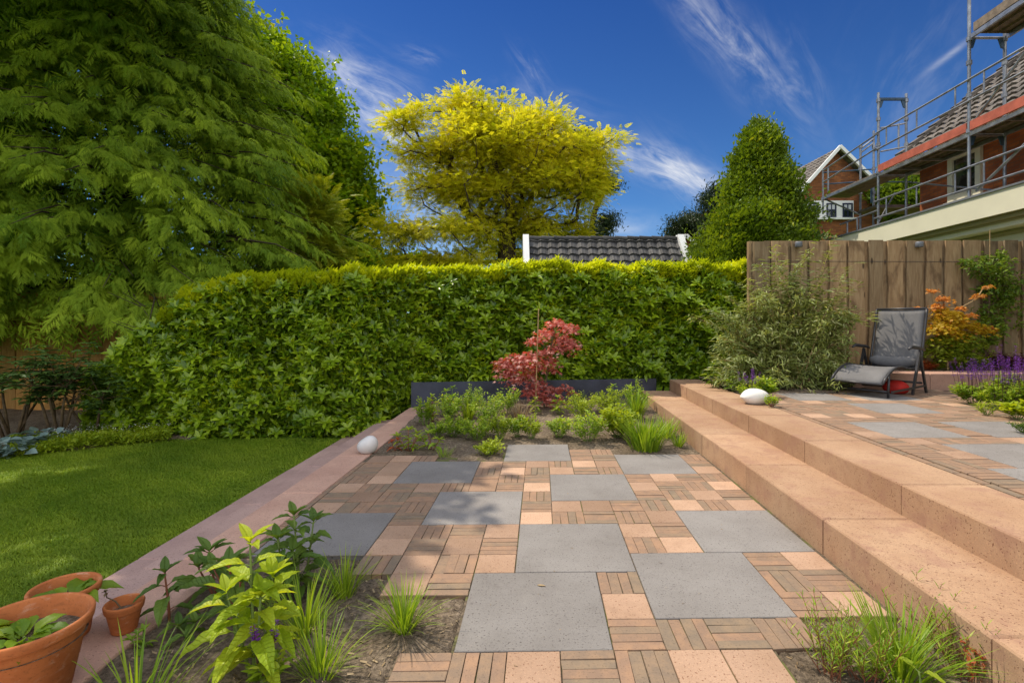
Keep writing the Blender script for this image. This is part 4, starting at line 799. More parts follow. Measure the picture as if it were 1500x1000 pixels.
# ============================================================ scaffold
def scaffold():
    t = empty('scaffold', (8.1, 8.7, 3.3), 'steel scaffold with plank decks and a red toe board in front of the villa roof', 'scaffold')
    Z0 = 3.315; out = lambda Y: hx(7.64, Y); inn = lambda Y: hx(8.32, Y)
    def P(x0, Y, z): return np.array([hx(x0, Y), Y, z])
    A, B = 7.66, 8.26
    for (x0, Y, zt, zb) in ((A, 8.70, 7.4, Z0), (A, 11.13, 6.17, Z0), (B, 8.70, 6.9, Z0), (B, 11.13, 6.15, Z0), (8.33, 12.9, 5.65, 3.3), (8.66, 12.9, 6.0, 3.3), (A, 6.25, 7.4, Z0), (B, 6.25, 7.4, Z0), (A, 3.8, 7.4, Z0), (B, 3.8, 7.4, Z0)):
        m_ = MB(); m_.tube([P(x0, Y, zb), P(x0, Y, zt)], .026, 10); m_.tube([P(x0, Y, zt-.001), P(x0, Y, zt+.0)], .018, 8)
        for z in (4.45, 5.05, 5.6, 6.0): 
            if z < zt: m_.tube([P(x0, Y, z-.035), P(x0, Y, z+.035)], .042, 8)
        m_.tube([P(x0, Y, zb-.0), P(x0, Y, zb+.012)], .075, 8); m_.build('standard', M['galv'], t)
    def bar(name, mat, a, b_, r=.021): m_ = MB(); m_.tube([a, b_], r, 8); return m_.build(name, M[mat], t)
    for Y in (3.8, 6.25, 8.7, 11.13):
        for z in (4.38, 6.02): 
            if z < 5 or Y < 9: bar('ledger', 'galv', P(A, Y, z), P(B, Y, z), .024)
        for (x0, s_) in ((A, 1), (B, -1)):
            for z in ((6.0,) if Y > 9 else (6.0, 4.36)): m_ = MB(); a = P(x0, Y, z); b2 = P(x0+s_*.11, Y, z); c_ = P(x0, Y, z-.16); c2 = P(x0+s_*.06, Y, z-.15); m_.pts([a+(0, -.012, 0), b2+(0, -.012, 0), c2+(0, -.012, 0), c_+(0, -.012, 0), a+(0, .012, 0), b2+(0, .012, 0), c2+(0, .012, 0), c_+(0, .012, 0)], [(0, 1, 2, 3), (7, 6, 5, 4), (0, 4, 5, 1), (1, 5, 6, 2), (2, 6, 7, 3)]); m_.build('gusset', M['bluesteel'], t)
    m_ = MB(); beam(m_, P(A, 11.13, 6.03), P(B, 11.13, 6.03), .05, .05); m_.build('frame_head', M['bluesteel'], t)
    # guard rails of the main lift and the lower lift
    for (z, ya, yb, x0) in ((5.30, 1.5, 11.2, A-.04), (4.94, 1.5, 11.2, A-.04), (3.83, 1.5, 11.2, A-.04), (3.47, 1.5, 11.2, A-.04)): bar('guard_rail', 'galv', P(x0, ya, z), P(x0, yb, z), .019)
    for (za, zb_) in ((4.96, 5.28), (3.49, 3.81)):
        for Y in (2.6, 5., 6.9, 8.35, 8.95, 9.9, 10.8): bar('rail_post', 'galv', P(A-.04, Y, za), P(A-.04, Y, zb_), .014)
    bar('brace', 'galv', P(A, 8.55, 3.4), P(A-.02, 6.3, 4.6)); bar('brace', 'galv', P(A, 8.62, 4.55), P(A-.02, 6.3, 6.2), .02); bar('brace', 'galv', P(B, 8.6, 3.4), P(B, 11., 4.2), .016); bar('brace', 'galv', P(A, 11.1, 3.4), P(B, 11.5, 4.1), .016)
    # decks
    m_ = MB()
    for k in range(3):
        xa = A+.03+k*.2
        for (ya, yb) in ((1.3, 3.78), (3.82, 6.23), (6.27, 8.68), (8.72, 11.11)): q = [P(xa, ya, 0)[:2], P(xa+.19, ya, 0)[:2], P(xa+.19, yb, 0)[:2], P(xa, yb, 0)[:2]]; m_.rn = R8.random(); m_.block(q, 4.40, 4.445, .003)
    m_.build('deck', M['deck'], t)
    m_ = MB(); 
    for (ya, yb) in ((1.3, 8.66), (8.74, 11.11)): m_.hexa([P(A-.02, ya, 4.45), P(A+.01, ya, 4.45), P(A+.01, yb, 4.45), P(A-.02, yb, 4.45)], [P(A-.02, ya, 4.60), P(A+.01, ya, 4.60), P(A+.01, yb, 4.60), P(A-.02, yb, 4.60)])
    m_.build('toe_board', M['redboard'], t)
    m_ = MB()
    for x0 in (A, B-.02): beam(m_, P(x0, 1.3, 4.385), P(x0, 11.3, 4.385), .04, .06)
    for Y in (9.4, 10., 10.6, 7.3, 8.0): beam(m_, P(A+.03, Y, 4.375), P(B-.04, Y, 4.375), .03, .04)
    m_.build('deck_edge', M['galv'], t)
    m_ = MB()
    for k in range(3): xa = A+.03+k*.2; q = [P(xa, 3.0, 0)[:2], P(xa+.19, 3.0, 0)[:2], P(xa+.19, 8.6, 0)[:2], P(xa, 8.6, 0)[:2]]; m_.block(q, 6.04, 6.08, .003)
    m_.hexa([P(A-.01, 3, 6.08), P(A+.02, 3, 6.08), P(A+.02, 8.6, 6.08), P(A-.01, 8.6, 6.08)], [P(A-.01, 3, 6.22), P(A+.02, 3, 6.22), P(A+.02, 8.6, 6.22), P(A-.01, 8.6, 6.22)]); m_.build('upper_deck', M['deck'], t)
    m_ = MB(); beam(m_, P(A, 3, 6.02), P(A, 8.64, 6.02), .04, .07); beam(m_, P(B, 3, 6.02), P(B, 8.64, 6.02), .04, .07); m_.build('deck_edge', M['galv'], t)
    for z in (6.75, 7.1): bar('guard_rail', 'galv', P(A-.04, 3, z), P(A-.04, 8.8, z), .019)
    # the return bay round the far corner
    m_ = MB(); q = [hp(1240, 262, 12.2), hp(1292, 244, 11.2), hp(1320, 247, 11.2), hp(1275, 262, 12.6)]
    z = 4.42; q = [P(A-.05, 13.3, z), P(A, 11.15, z), P(B, 11.15, z), P(B, 13.3, z)]; m_.hexa([p for p in q], [p+(0, 0, .045) for p in q]); q = [P(B+.02, 12.2, 3.95), P(B+.02, 13.1, 3.95), P(11.5, 13.1, 3.95), P(11.5, 12.2, 3.95)]; m_.hexa(q, [p+(0, 0, .05) for p in q]); m_.build('return_deck', M['deck'], t)
    m_ = MB(); beam(m_, P(A-.06, 13.35, 4.40), P(A-.02, 11.15, 4.40), .04, .07); beam(m_, P(B+.02, 12.18, 3.95), P(11.5, 12.18, 3.95), .04, .06); m_.build('deck_edge', M['galv'], t)
    for (x0, Y, za, zb_) in ((A-.06, 13.3, 4.0, 5.15), (A-.06, 13.05, 4.5, 5.12)): bar('rail_post', 'galv', P(x0, Y, za), P(x0, Y, zb_), .022)
    for z in (5.12, 4.82): bar('guard_rail', 'galv', P(A-.05, 11.1, z+.15), P(A-.06, 13.3, z), .018); bar('guard_rail', 'bluesteel', P(A-.06, 13.3, z-.05), P(8.7, 13.0, z-.05), .018)
    for z in (4.72,): bar('guard_rail', 'bluesteel', P(8.33, 12.9, z), P(9.6, 12.9, z), .018)
    bar('rail_post', 'bluesteel', P(8.6, 12.9, 4.2), P(8.6, 12.9, 4.72), .02)
    for z in (5.55, 5.45): bar('ledger', 'galv', P(8.33, 12.9, z), P(8.66, 12.9, z+.25), .022)
    bar('rail_post', 'galv', P(A+.35, 11.0, 4.9), P(A+.35, 11.0, 5.45), .018); 
    for z in (4.92, 5.42): bar('guard_rail', 'galv', P(A-.03, 11.0, z-.06), P(A+.5, 11.0, z+.04), .018)
    bar('brace', 'galv', P(A-.06, 13.2, 4.36), P(8.33, 12.9, 3.9), .02)
    for (a, b_) in ((P(A, 11.9, 3.32), P(A, 11.9, 3.62)), (P(A, 12.3, 3.32), P(A, 12.3, 3.6))): bar('rail_post', 'galv', a, b_, .02)
    bar('guard_rail', 'galv', P(A, 11.1, 3.64), P(A, 12.6, 3.6), .018)
scaffold()

# ============================================================ fences
def fence(name, xa, xb, Y, zb, zt, mat, label, pitch, bw, bw2, rng, rails=True, dirx=(1., 0.)):
    t = empty(name, (xa, Y, zb), label, 'fence'); m_ = MB(); m2 = MB(); n = int((xb-xa)/pitch)
    def board(mm, x, w_, y, th, seedv):
        k = 14; zs = np.linspace(zb, zt+rng.normal()*.006, k); L = []; Rr = []; ph, ph2 = rng.random()*6, rng.random()*6
        for z in zs: L.append(x-w_/2+.006*math.sin(z*3.1+ph)+.004*math.sin(z*9+ph2)); Rr.append(x+w_/2+.007*math.sin(z*2.3+ph2)+.004*math.sin(z*8+ph))
        mm.rn = rng.random(); V = []
        for i, z in enumerate(zs): V += [(L[i], y-th/2, z), (Rr[i], y-th/2+rng.normal()*.0, z), (Rr[i], y+th/2, z), (L[i], y+th/2, z)]
        Fc = []
        for i in range(k-1):
            a = 4*i
            for j in range(4): Fc.append((a+j, a+(j+1) % 4, a+4+(j+1) % 4, a+4+j))
        Fc += [(3, 2, 1, 0), (4*k-4, 4*k-3, 4*k-2, 4*k-1)]; mm.pts(V, Fc)
    for i in range(n+1):
        x = xa+i*pitch; board(m_, x, bw*(1+.08*rng.normal()), Y, .024, 0); board(m2, x+pitch/2, bw2, Y+.042, .022, 0)
    m_.build('boards', M[mat], t); m2.build('backing_boards', M[mat], t)
    m_ = MB()
    for z in (zb+.35, (zb+zt)/2, zt-.35): m_.box(xa-.1, xb+.1, Y+.055, Y+.095, z-.04, z+.04)
    m_.build('rails', M[mat], t)
    for x in np.arange(xa-.05, xb+.2, 1.8): m_ = MB(); m_.rn = rng.random(); m_.box(x-.04, x+.04, Y+.097, Y+.177, zb-.3, zt-.03); m_.build('post', M[mat], t)
    return t
FY = 7.72
fence('oak_fence', 3.72, 11.2, FY, .2, 1.25+117.5*FY/755, 'fence', 'tall close-boarded fence of weathered oak behind the terrace', .288, .225, .15, np.random.default_rng(3))
t = empty('end_post', (3.60, FY, 0), 'pale twin end posts of the oak fence next to the hedge', 'post'); m_ = MB(); m_.box(3.545, 3.575, FY-.02, FY+.06, -.3, 2.44); m_.box(3.60, 3.625, FY-.02, FY+.06, -.3, 2.43); m_.build('post', M['fence'], t)
m_ = MB(); m_.tube([(3.7, FY-.02, 2.14), (7.2, FY-.018, 2.13), (11, FY-.02, 2.14)], .0028, 5); tag(m_.build('tension_wire', M['steel']), 'thin dark wire stretched along the oak fence a hand below its top', 'wire')
fence('garden_fence', -16, -5.2, 9.2, -.4, 1.75, 'fence2', 'honey-coloured board fence in shade under the cypress at the left', .26, .25, .14, np.random.default_rng(7))
for k_, (px, nm) in enumerate(((1170, 'left wall lamp, half behind the silvery shrub, small grey cylinder below the fence top'), (1347, 'right wall lamp, small grey cylinder on the oak fence above the lounge chair'))):
    p = hp(px, 358.5, FY-.07); t = empty('wall_lamp', p, nm, 'lamp', 'lamps on the oak fence'); m_ = MB()
    m_.lathe((p[0], p[1]+.0, p[2]-.035), [(0, 0.0), (.045, 0.0), (.05, .004), (.05, .07), (.046, .078), (0, .078)], 20); m_.build('shade', M['lead'], t, True); m_ = MB(); m_.box(p[0]-.025, p[0]+.025, p[1]+.045, FY-.013, p[2]-.02, p[2]+.03); m_.build('bracket', M['lead'], t)

# ============================================================ lounge chair
def chair():
    o = np.array([4.37, 5.97, .357]); ux = np.array([.855, .52, 0]); ux /= np.linalg.norm(ux); vy = np.array([-ux[1], ux[0], 0]); W = .56
    t = empty('lounge_chair', o, 'reclining lounge chair of grey mesh on a charcoal frame, leg rest extended', 'lounge chair')
    def P(x, y, z): return o+ux*x+vy*y+np.array([0, 0, z])
    def cloth(pts, y0, y1, mat, name, parent, thick=.008, n=8):
        pts = np.array(pts); m_ = MB(); V = []; k = len(pts)
        for j in range(n+1):
            y = y0+(y1-y0)*j/n; sag = .012*math.sin(math.pi*j/n)
            for (x, z) in pts: V.append(P(x, y, z-sag))
        Fc = [(j*k+i, j*k+i+1, (j+1)*k+i+1, (j+1)*k+i) for j in range(n) for i in range(k-1)]; m_.pts(V, Fc); ob = m_.build(name, mat, parent, True); s_ = ob.modifiers.new('thickness', 'SOLIDIFY'); s_.thickness = thick; return ob
    leg = [(-.16, .17), (-.08, .235), (0, .285), (.1, .325), (.2, .345), (.3, .345), (.38, .33)]; seat = [(.38, .33), (.5, .315), (.62, .305), (.74, .30), (.80, .31)]; back = [(.80, .31), (.845, .45), (.895, .62), (.94, .80), (.985, .98), (1.0, 1.045)]
    fb = cloth(leg, .02, W-.02, M['fabric'], 'leg_rest', t); cloth(seat, .02, W-.02, M['fabric'], 'seat', t); cloth(back, .02, W-.02, M['fabric'], 'backrest', t)
    for y in (0., W):
        m_ = MB(); m_.tube([P(x, y, z) for x, z in leg], .014, 8); m_.tube([P(x, y, z) for x, z in seat], .014, 8); m_.tube([P(x, y, z) for x, z in back], .015, 8); m_.build('side_rail', M['chairm'], t, True)
        yy = y+(-.03 if y == 0 else .03)
        m_ = MB(); m_.tube([P(-.005, y, .27), P(-.03, y, 0)], [.013, .014], 8); m_.build('front_leg', M['chairm'], t, True)
        m_ = MB(); beam(m_, P(.52, yy, 0), P(.72, yy, .53), .022, .038); m_.build('leg', M['chairm'], t); m_ = MB(); beam(m_, P(.90, yy, 0), P(.71, yy, .52), .022, .034); m_.build('leg', M['chairm'], t)
        m_ = MB(); m_.tube([P(.42, yy, .555), P(.5, yy, .578), P(.66, yy, .565), P(.80, yy, .55), P(.86, yy, .53)], [.012, .022, .022, .02, .010], 8); m_.build('armrest', M['chairm'], t, True)
        m_ = MB(); beam(m_, P(-.01, yy*.999, .07), P(.86, yy*.999, .09), .016, .022); m_.build('floor_bar', M['chairm'], t)
    for (x, z) in ((1.0, 1.05), (-.165, .165), (.56, .07), (.86, .12), (-.02, .07)): m_ = MB(); m_.tube([P(x, 0, z), P(x, W, z)], .013, 8); m_.build('cross_bar', M['chairm'], t, True)
    # rolled head cushion slipped down into the corner of the seat
    V = []; n = 18; k = 14; m_ = MB()
    for j in range(n+1):
        y = .015+(W-.03)*j/n; s_ = (1-abs(2*j/n-1)**6)**.5 if 0 < j < n else .3; pu = 1+.05*math.sin(j*2.7)
        for i in range(k): a = 2*math.pi*i/k; V.append(P(.765+.052*s_*pu*math.cos(a), y, .385+.068*s_*pu*math.sin(a)+.006*math.sin(j*1.9+i)-.015*math.sin(math.pi*j/n)))
    Fc = [(j*k+i, j*k+(i+1) % k, (j+1)*k+(i+1) % k, (j+1)*k+i) for j in range(n) for i in range(k)]; m_.pts(V, Fc+[tuple(range(k-1, -1, -1)), tuple(n*k+i for i in range(k))]); m_.build('head_cushion', M['fabric'], t, True)
chair()
def blob(name, c, r, prof, mat, label, cat, rot=0., nu=36, nv=20):
    """a rounded stone: prof(direction) -> radius factor"""
    m_ = MB(); V = []
    for j in range(nv+1):
        ph = math.pi*j/nv
        for i in range(nu):
            th = 2*math.pi*i/nu; d = np.array([math.sin(ph)*math.cos(th), math.sin(ph)*math.sin(th), math.cos(ph)]); k = prof(d); p = d*np.array(r)*k; p[2] = max(p[2], -r[2]*.80); p = np.array([p[0]*math.cos(rot)-p[1]*math.sin(rot), p[0]*math.sin(rot)+p[1]*math.cos(rot), p[2]]); V.append(p+c+(0, 0, r[2]*.80))
    Fc = [(j*nu+i, j*nu+(i+1) % nu, (j+1)*nu+(i+1) % nu, (j+1)*nu+i) for j in range(nv) for i in range(nu)]; m_.pts(V, Fc); return tag(m_.build(name, mat, None, True), label, cat)
p = gp(1101, 591, .357); blob('stone_lamp', np.array([p[0], p[1], .357]), (.155, .105, .088), lambda d: (1+.18*d[0]+.05*d[2])*(1-.30*max(-d[0], 0)**2*(abs(d[2])+.2)), M['stonelamp'], 'white boulder-shaped garden lamp lying on the upper step beside the salvias', 'garden lamp', rad(-3))
p = gp(538, 663); blob('stone_lamp', np.array([p[0], p[1], .003]), (.098, .085, .09), lambda d: 1-.24*max(-d[0]*.6+d[2]*.8, 0)**3+.12*max(d[0]*.6+d[2]*.7, 0)**4, M['frost'], 'pale frosted pebble-shaped garden lamp on the pink ledge at the bed corner, in shade', 'garden lamp', .2)
c = np.array([4.72, 6.35, .357]); blob('cushion', c+(0, 0, .0), (.10, .14, .09), lambda d: 1+.05*math.sin(d[0]*5), M['red'], 'red cloth bundle lying under the lounge chair', 'bundle', .6)

# ============================================================ plants
def stems_path(b, top, bend, n=5): return [b+(top-b)*q+np.array([bend[0], bend[1], 0])*math.sin(math.pi*q*.5)*q for q in np.linspace(0, 1, n)]
LH = leaf(1, .38, 10, .28, .38, .38, 2, .075); LHs = leaf(1, .42, 5, .2, .25, .42, 1)
def shoot(base, h, nst, lsize, mat, label, seed, lean=(0, 0), pairs=5, stem='stemg', cat='plant', name='hydrangea', spread=.10, top=True, group=None, LT=None, drp=0.):
    g = np.random.default_rng(seed); t = empty(name, base, label, cat, group); base = np.array(base, float); f = Fol(); m_ = MB(); LT = LT or LH
    for s_ in range(nst):
        a = s_*2.4+g.random(); hh = h*(1-.28*(s_ > 0)*g.random()-.12*(s_ > 0)); tp = base+np.array([math.cos(a)*spread*(s_ > 0)+lean[0], math.sin(a)*spread*(s_ > 0)+lean[1], hh]); b0 = base+np.array([math.cos(a), math.sin(a), 0])*.012*s_
        pth = stems_path(b0, tp, (g.normal()*.015, g.normal()*.015), 7); m_.tube(pth, list(np.linspace(.006, .003, 7)*(lsize/.12)**.5), 6)
        for k in range(pairs):
            q = .22+.75*k/max(pairs-1, 1); i = q*6; p = pth[int(i)]*(1-i % 1)+pth[min(int(i)+1, 6)]*(i % 1); az = k*1.571+g.normal()*.25+a
            for m in (0, 1):
                o = np.array([math.cos(az+m*math.pi), math.sin(az+m*math.pi), 0]); sz = lsize*(1.05-.45*max(q-.55, 0)/.45)*(.85+.3*g.random())*(.65+.35*min(1, q/.4)); pt = p+o*.16*sz+(0, 0, .10*sz); m_.tube([p, pt], [.0024, .0018], 4, False)
                d = o+np.array([0, 0, .12+.65*max(q-.5, 0)+g.normal()*.12-drp]); f.add(LT, pt, d, np.array([0, 0, 1.])-o*.1+g.normal(size=3)*.12, sz, np.array([g.random()]))
        if top:
            for k in range(4): az = k*1.9+g.random(); f.add(LHs, pth[-1], np.array([math.cos(az), math.sin(az), 1.1]), np.array([-math.cos(az), -math.sin(az), .6]), lsize*(.5+.2*g.random()), np.array([g.random()]))
    f.build('leaves', M[mat], t); m_.build('stem', M[stem], t, True); return t
BL = blade(1, .028, 6, .45); BL2 = blade(1, .028, 6, .12)
def tuft(base, h, n, label, seed, mat='grassy', spread=.03, open_=.5, name='grass_tuft', cat='grass tuft', group=None, bw=1., lean=(0, 0)):
    g = np.random.default_rng(seed); base = np.array(base, float); t = empty(name, base, label, cat, group); f = Fol(); a = g.random(n)*6.28; r = g.random(n)**.7
    o = np.stack([np.cos(a), np.sin(a), 0*a], 1); hh = h*(.5+.6*g.random(n)); T1, T2 = blade(1, .028*bw, 6, .45), blade(1, .03*bw, 6, .12)
    d = o*open_*r[:, None]*1.1+np.array([lean[0], lean[1], 1.]); p = base+o*spread*r[:, None]
    k = n//2; f.add(T1, p[:k], d[:k], (-o+(0, 0, .4))[:k], hh[:k]); f.add(T2, p[k:], d[k:], (-o+(0, 0, .4))[k:], hh[k:]); return f.build('blades', M[mat], t) and t
LS = leaf(1, .46, 2, .2, .15); LM = leaf(1, .36, 3, .2, .3)
def shrublet(base, r, h, n, label, seed, mat='fresh', lsize=.028, name='shrublet', cat='shrub', group=None, LT=None, stem='stemg', nst=12, topup=.5):
    g = np.random.default_rng(seed); base = np.array(base, float); t = empty(name, base, label, cat, group); f = Fol(); m_ = MB(); LT = LT or LS
    for s_ in range(nst):
        a = s_*2.4+g.random(); rr = r*(.2+.75*((s_+.5)/nst)**.5); hh = h*(.6+.4*g.random())*(1-.3*(rr/r)**2); o = np.array([math.cos(a), math.sin(a), 0]); tp = base+o*rr+(0, 0, hh); pth = stems_path(base+o*.2*rr, tp, (0, 0), 4); m_.tube(pth, [.003, .0025, .002, .0012], 4, False)
        m = n//nst; q = g.random(m)**.7; p = base+o*(.2*rr)+(tp-base-o*.2*rr)*(.25+.78*q[:, None])+g.normal(size=(m, 3))*r*.10; az = g.random(m)*6.28
        d = np.stack([np.cos(az), np.sin(az), topup+.5*g.random(m)], 1)+o*.3; f.add(LT, p, d, g.normal(size=(m, 3))*.3+(0, 0, 1)-o*0, lsize*(.7+.6*g.random(m)), np.clip(.15+.7*q+.2*g.normal(size=m), 0, 1))
    f.build('leaves', M[mat], t); m_.build('stem', M[stem], t); return t
def salvia(base, r, h, nsp, label, seed, name='salvia', cat='flower', group=None, leafn=500, spike=.45):
    g = np.random.default_rng(seed); base = np.array(base, float); t = shrublet(base, r, h*.52, leafn, label, seed, 'fresh', .045, name, cat, group, LM); f = Fol(); m_ = MB()
    for s_ in range(nsp):
        a = s_*2.4+g.random(); rr = r*1.0*((s_+.5)/nsp)**.5; o = np.array([math.cos(a), math.sin(a), 0]); b0 = base+o*rr*.7+(0, 0, h*.2); tp = base+o*rr*1.05+np.array([g.normal()*.01, g.normal()*.01, h*(.78+.3*g.random())]); m_.tube([b0, (b0+tp)/2, tp], [.0025, .002, .001], 4, False)
        m = 38; q = (1-spike)+spike*g.random(m)**.9; az = g.random(m)*6.28; p = b0+(tp-b0)*q[:, None]; w_ = .011*(1.25-q)/.8+.004; oo = np.stack([np.cos(az), np.sin(az), .4+0*az], 1); f.add(LS, p+oo*w_[:, None]*.3, oo, g.normal(size=(m, 3))*.3+(0, 0, 1), .009+w_*.6)
    f.build('flower_spikes', M['violet'], t); m_.build('flower_stem', M['purpleleaf'], t); return t
def wispy(base, h, n, label, seed, mat='fresh', name='cosmos', cat='plant', stem='stemr', spread=.14, lsize=.035, per=30):
    g = np.random.default_rng(seed); base = np.array(base, float); t = empty(name, base, label, cat); f = Fol(); m_ = MB(); T = leaf(1, .12, 2, .05, .1)
    for s_ in range(n):
        a = g.random()*6.28; o = np.array([math.cos(a), math.sin(a), 0]); tp = base+o*spread*(.3+g.random())+(0, 0, h*(.55+.5*g.random())); b0 = base+o*.05*g.random(); pth = stems_path(b0, tp, (g.normal()*.02, g.normal()*.02), 6); m_.tube(pth, [.002, .0018, .0016, .0014, .0012, .0008], 4, False)
        for k in range(per):
            q = .15+.85*(k/per); i = q*5; p = pth[int(i)]*(1-i % 1)+pth[min(int(i)+1, 5)]*(i % 1); az = k*2.4; f.add(T, p, np.array([math.cos(az), math.sin(az), .8+.5*g.random()]), g.normal(size=3)*.3+(0, 0, 1), lsize*(.6+.7*g.random()))
    f.build('leaves', M[mat], t); m_.build('stem', M[stem], t); return t
def bp(px, py): p = gp(px, py, .02); z = SZ(p[0], p[1]); p = gp(px, py, z); return (p[0], p[1], SZ(p[0], p[1]))
# foreground bed, left
def fp(px, py): return bp(px, py)
shoot(bp(372, 992), .47, 4, .145, 'hyd', 'tall lime-green hydrangea shoot, largest plant in the near left bed', 21, (.0, 0), 6, spread=.07)
shoot(bp(438, 868), .37, 5, .135, 'hydd', 'bushy hydrangea with pointed mid-green leaves at the corner of the shaded grey slab', 22, (.0, 0), 5, spread=.10)
shoot(bp(352, 905), .24, 3, .15, 'hydd', 'dark green hydrangea behind the tall lime shoot, beside the pink ledge', 23, (-.03, 0), 3, stem='stemr', spread=.12)
shoot(bp(318, 878), .22, 2, .14, 'hydd', 'low hydrangea with broad dark leaves at the ledge edge, third from the pots', 27, (-.04, 0), 3, stem='stemr', spread=.06)
shoot(bp(248, 912), .20, 1, .125, 'hydd', 'small hydrangea with spreading purplish-green leaves nearest the small clay pot', 24, (0, 0), 4, stem='stemr', spread=.03, drp=.25)
shoot(bp(214, 947), .07, 3, .05, 'fresh', 'tiny fresh-green seedling with folded leaves right of the clay pots', 25, (0, 0), 2, name='seedling', spread=.03, LT=LHs)
shoot(bp(275, 935), .05, 2, .10, 'hydd', 'flat dark leaves lying on the soil beside the tiny seedling', 26, (0, 0), 2, name='seedling', spread=.05, drp=.3)
tuft(bp(505, 872), .21, 120, 'dark green grass tuft beside the shaded grey slab', 31, spread=.05, open_=.45)
tuft(bp(592, 922), .21, 170, 'bright grass tuft alone on the sunlit soil next to the front slab', 32, spread=.045, open_=.75)
tuft(bp(448, 925), .25, 110, 'tall thin-bladed grass tuft behind the lime hydrangea shoot', 33, spread=.06, open_=.5)
tuft(bp(470, 985), .21, 110, 'tall pale grass tuft at the right side of the lime hydrangea shoot', 34, spread=.06, open_=.6)
tuft(bp(200, 1040), .27, 60, 'sparse long-bladed grass tuft at the bottom left edge, in front of the clay pots', 35, spread=.1, open_=.75)
salvia(bp(392, 1010), .05, .26, 2, 'young salvia with one thin violet spike at the foot of the lime hydrangea', 36, leafn=60)
# foreground bed, right
tuft(bp(1318, 990), .26, 260, 'dense dark grass tuft in the near right bed against the lower step', 41, spread=.09, open_=.7, mat='grassy')
wispy(bp(1215, 990), .24, 26, 'feathery green seedlings at the left side of the near right bed', 42, 'fresh', per=26)
wispy(bp(1268, 1000), .22, 22, 'thin-leaved seedlings between the two clumps of the near right bed', 43, 'fresh', per=26)
wispy(bp(1400, 985), .25, 18, 'wiry red-stemmed seedlings right of the dense grass tuft', 44, 'fresh', per=22, spread=.12)
wispy(bp(1345, 935), .22, 14, 'wiry red-stemmed seedlings behind the dense grass tuft', 47, 'fresh', per=22, spread=.12)
shrublet(bp(1440, 1000), .07, .14, 200, 'rusty red seedling clump in the corner beside the lower step', 45, 'redleaf', .022, 'seedling', 'plant', nst=14)
shoot(bp(1352, 1040), .12, 1, .12, 'lime', 'single broad lime leaf at the bottom edge of the near right bed', 46, (0, 0), 2, name='seedling', spread=.01, top=False)
# pots on the ledge
def pot(c, rt, rb, h, label, wall=.012, rim=.035, soil=.02):
    t = empty('flower_pot', c, label, 'flower pot'); m_ = MB(); m_.lathe(c, [(0, 0), (rb-.004, 0), (rb, .004), (rt-.017*rt/.18, h-rim*1.06), (rt-.016*rt/.18, h-rim*1.01), (rt-.006*rt/.18, h-rim), (rt-.002*rt/.18, h-rim+.002), (rt, h-rim+.006), (rt+.002, h-rim*.5), (rt+.003, h-.005), (rt, h), (rt-wall*.6, h+.001), (rt-wall, h-.005), (rt-wall*1.4, h-rim), (rb*.9, .03)], 56); m_.build('body', M['terra'], t, True)
    m_ = MB(); m_.lathe((c[0], c[1], c[2]+h-rim-soil), [(0, .012), (rt*.4, .006), (rt-wall*1.4, 0.)], 30); m_.build('potting_soil', M['soil'], t, True); return t
c1 = gp(58, 1003, .003); pot((-1.62, 1.72, .003), .178, .118, .25, 'largest clay pot, in front, holding young lettuce', soil=.035)
pot((-1.77, 2.04, .003), .115, .08, .20, 'middle clay pot mostly hidden behind the largest one, with a leafy seedling')
pot((-1.565, 2.08, .003), .067, .044, .115, 'smallest clay pot, holding a withered sprig', .008, .03, .01)
LL = leaf(1, .62, 6, .25, .5, .6, 2, .09)
def rosette(c, n, size, mat, label, seed, name='lettuce', up=.9, cat='plant', spread=.02):
    g = np.random.default_rng(seed); t = empty(name, c, label, cat); f = Fol(); m_ = MB()
    for k in range(n):
        a = k*2.4+g.random()*.4; o = np.array([math.cos(a), math.sin(a), up*(1.2-.8*k/n)]); sz = size*(.6+.5*k/n)*(.8+.3*g.random()); p = np.array(c)+np.array([math.cos(a), math.sin(a), 0])*spread; f.add(LL, p, o, np.array([-math.cos(a)*.5, -math.sin(a)*.5, 1]), sz, np.array([g.random()]))
    f.build('leaves', M[mat], t); m_.tube([np.array(c)-(0, 0, .02), np.array(c)+(0, 0, .01)], .004, 5); m_.build('stem', M['stemg'], t); return t
rosette((-1.61, 1.70, .20), 11, .115, 'fresh', 'young lettuce in the middle of the largest clay pot', 51); rosette((-1.75, 1.66, .215), 12, .12, 'lime', 'curly pale lettuce spilling over the left rim of the largest clay pot', 52, up=.5)
rosette((-1.74, 2.02, .16), 9, .13, 'fresh', 'leafy green seedling in the middle clay pot', 53, up=.8); 
t = empty('withered_sprig', (-1.57, 2.08, .085), 'dry brown sprig leaning out of the smallest clay pot', 'dead plant'); m_ = MB(); m_.tube([(-1.56, 2.08, .07), (-1.60, 2.08, .12), (-1.635, 2.08, .135), (-1.64, 2.08, .16)], [.003, .003, .002, .0015], 5); m_.tube([(-1.60, 2.08, .12), (-1.55, 2.05, .10), (-1.52, 2.06, .105)], [.002, .002, .001], 5); m_.build('stem', M['stemb'], t); f = Fol(); f.add(LS, np.array([(-1.64, 2.08, .155)]*7), np.random.default_rng(2).normal(size=(7, 3)), (0, 0, 1), .02); f.build('leaves', M['straw'], t)
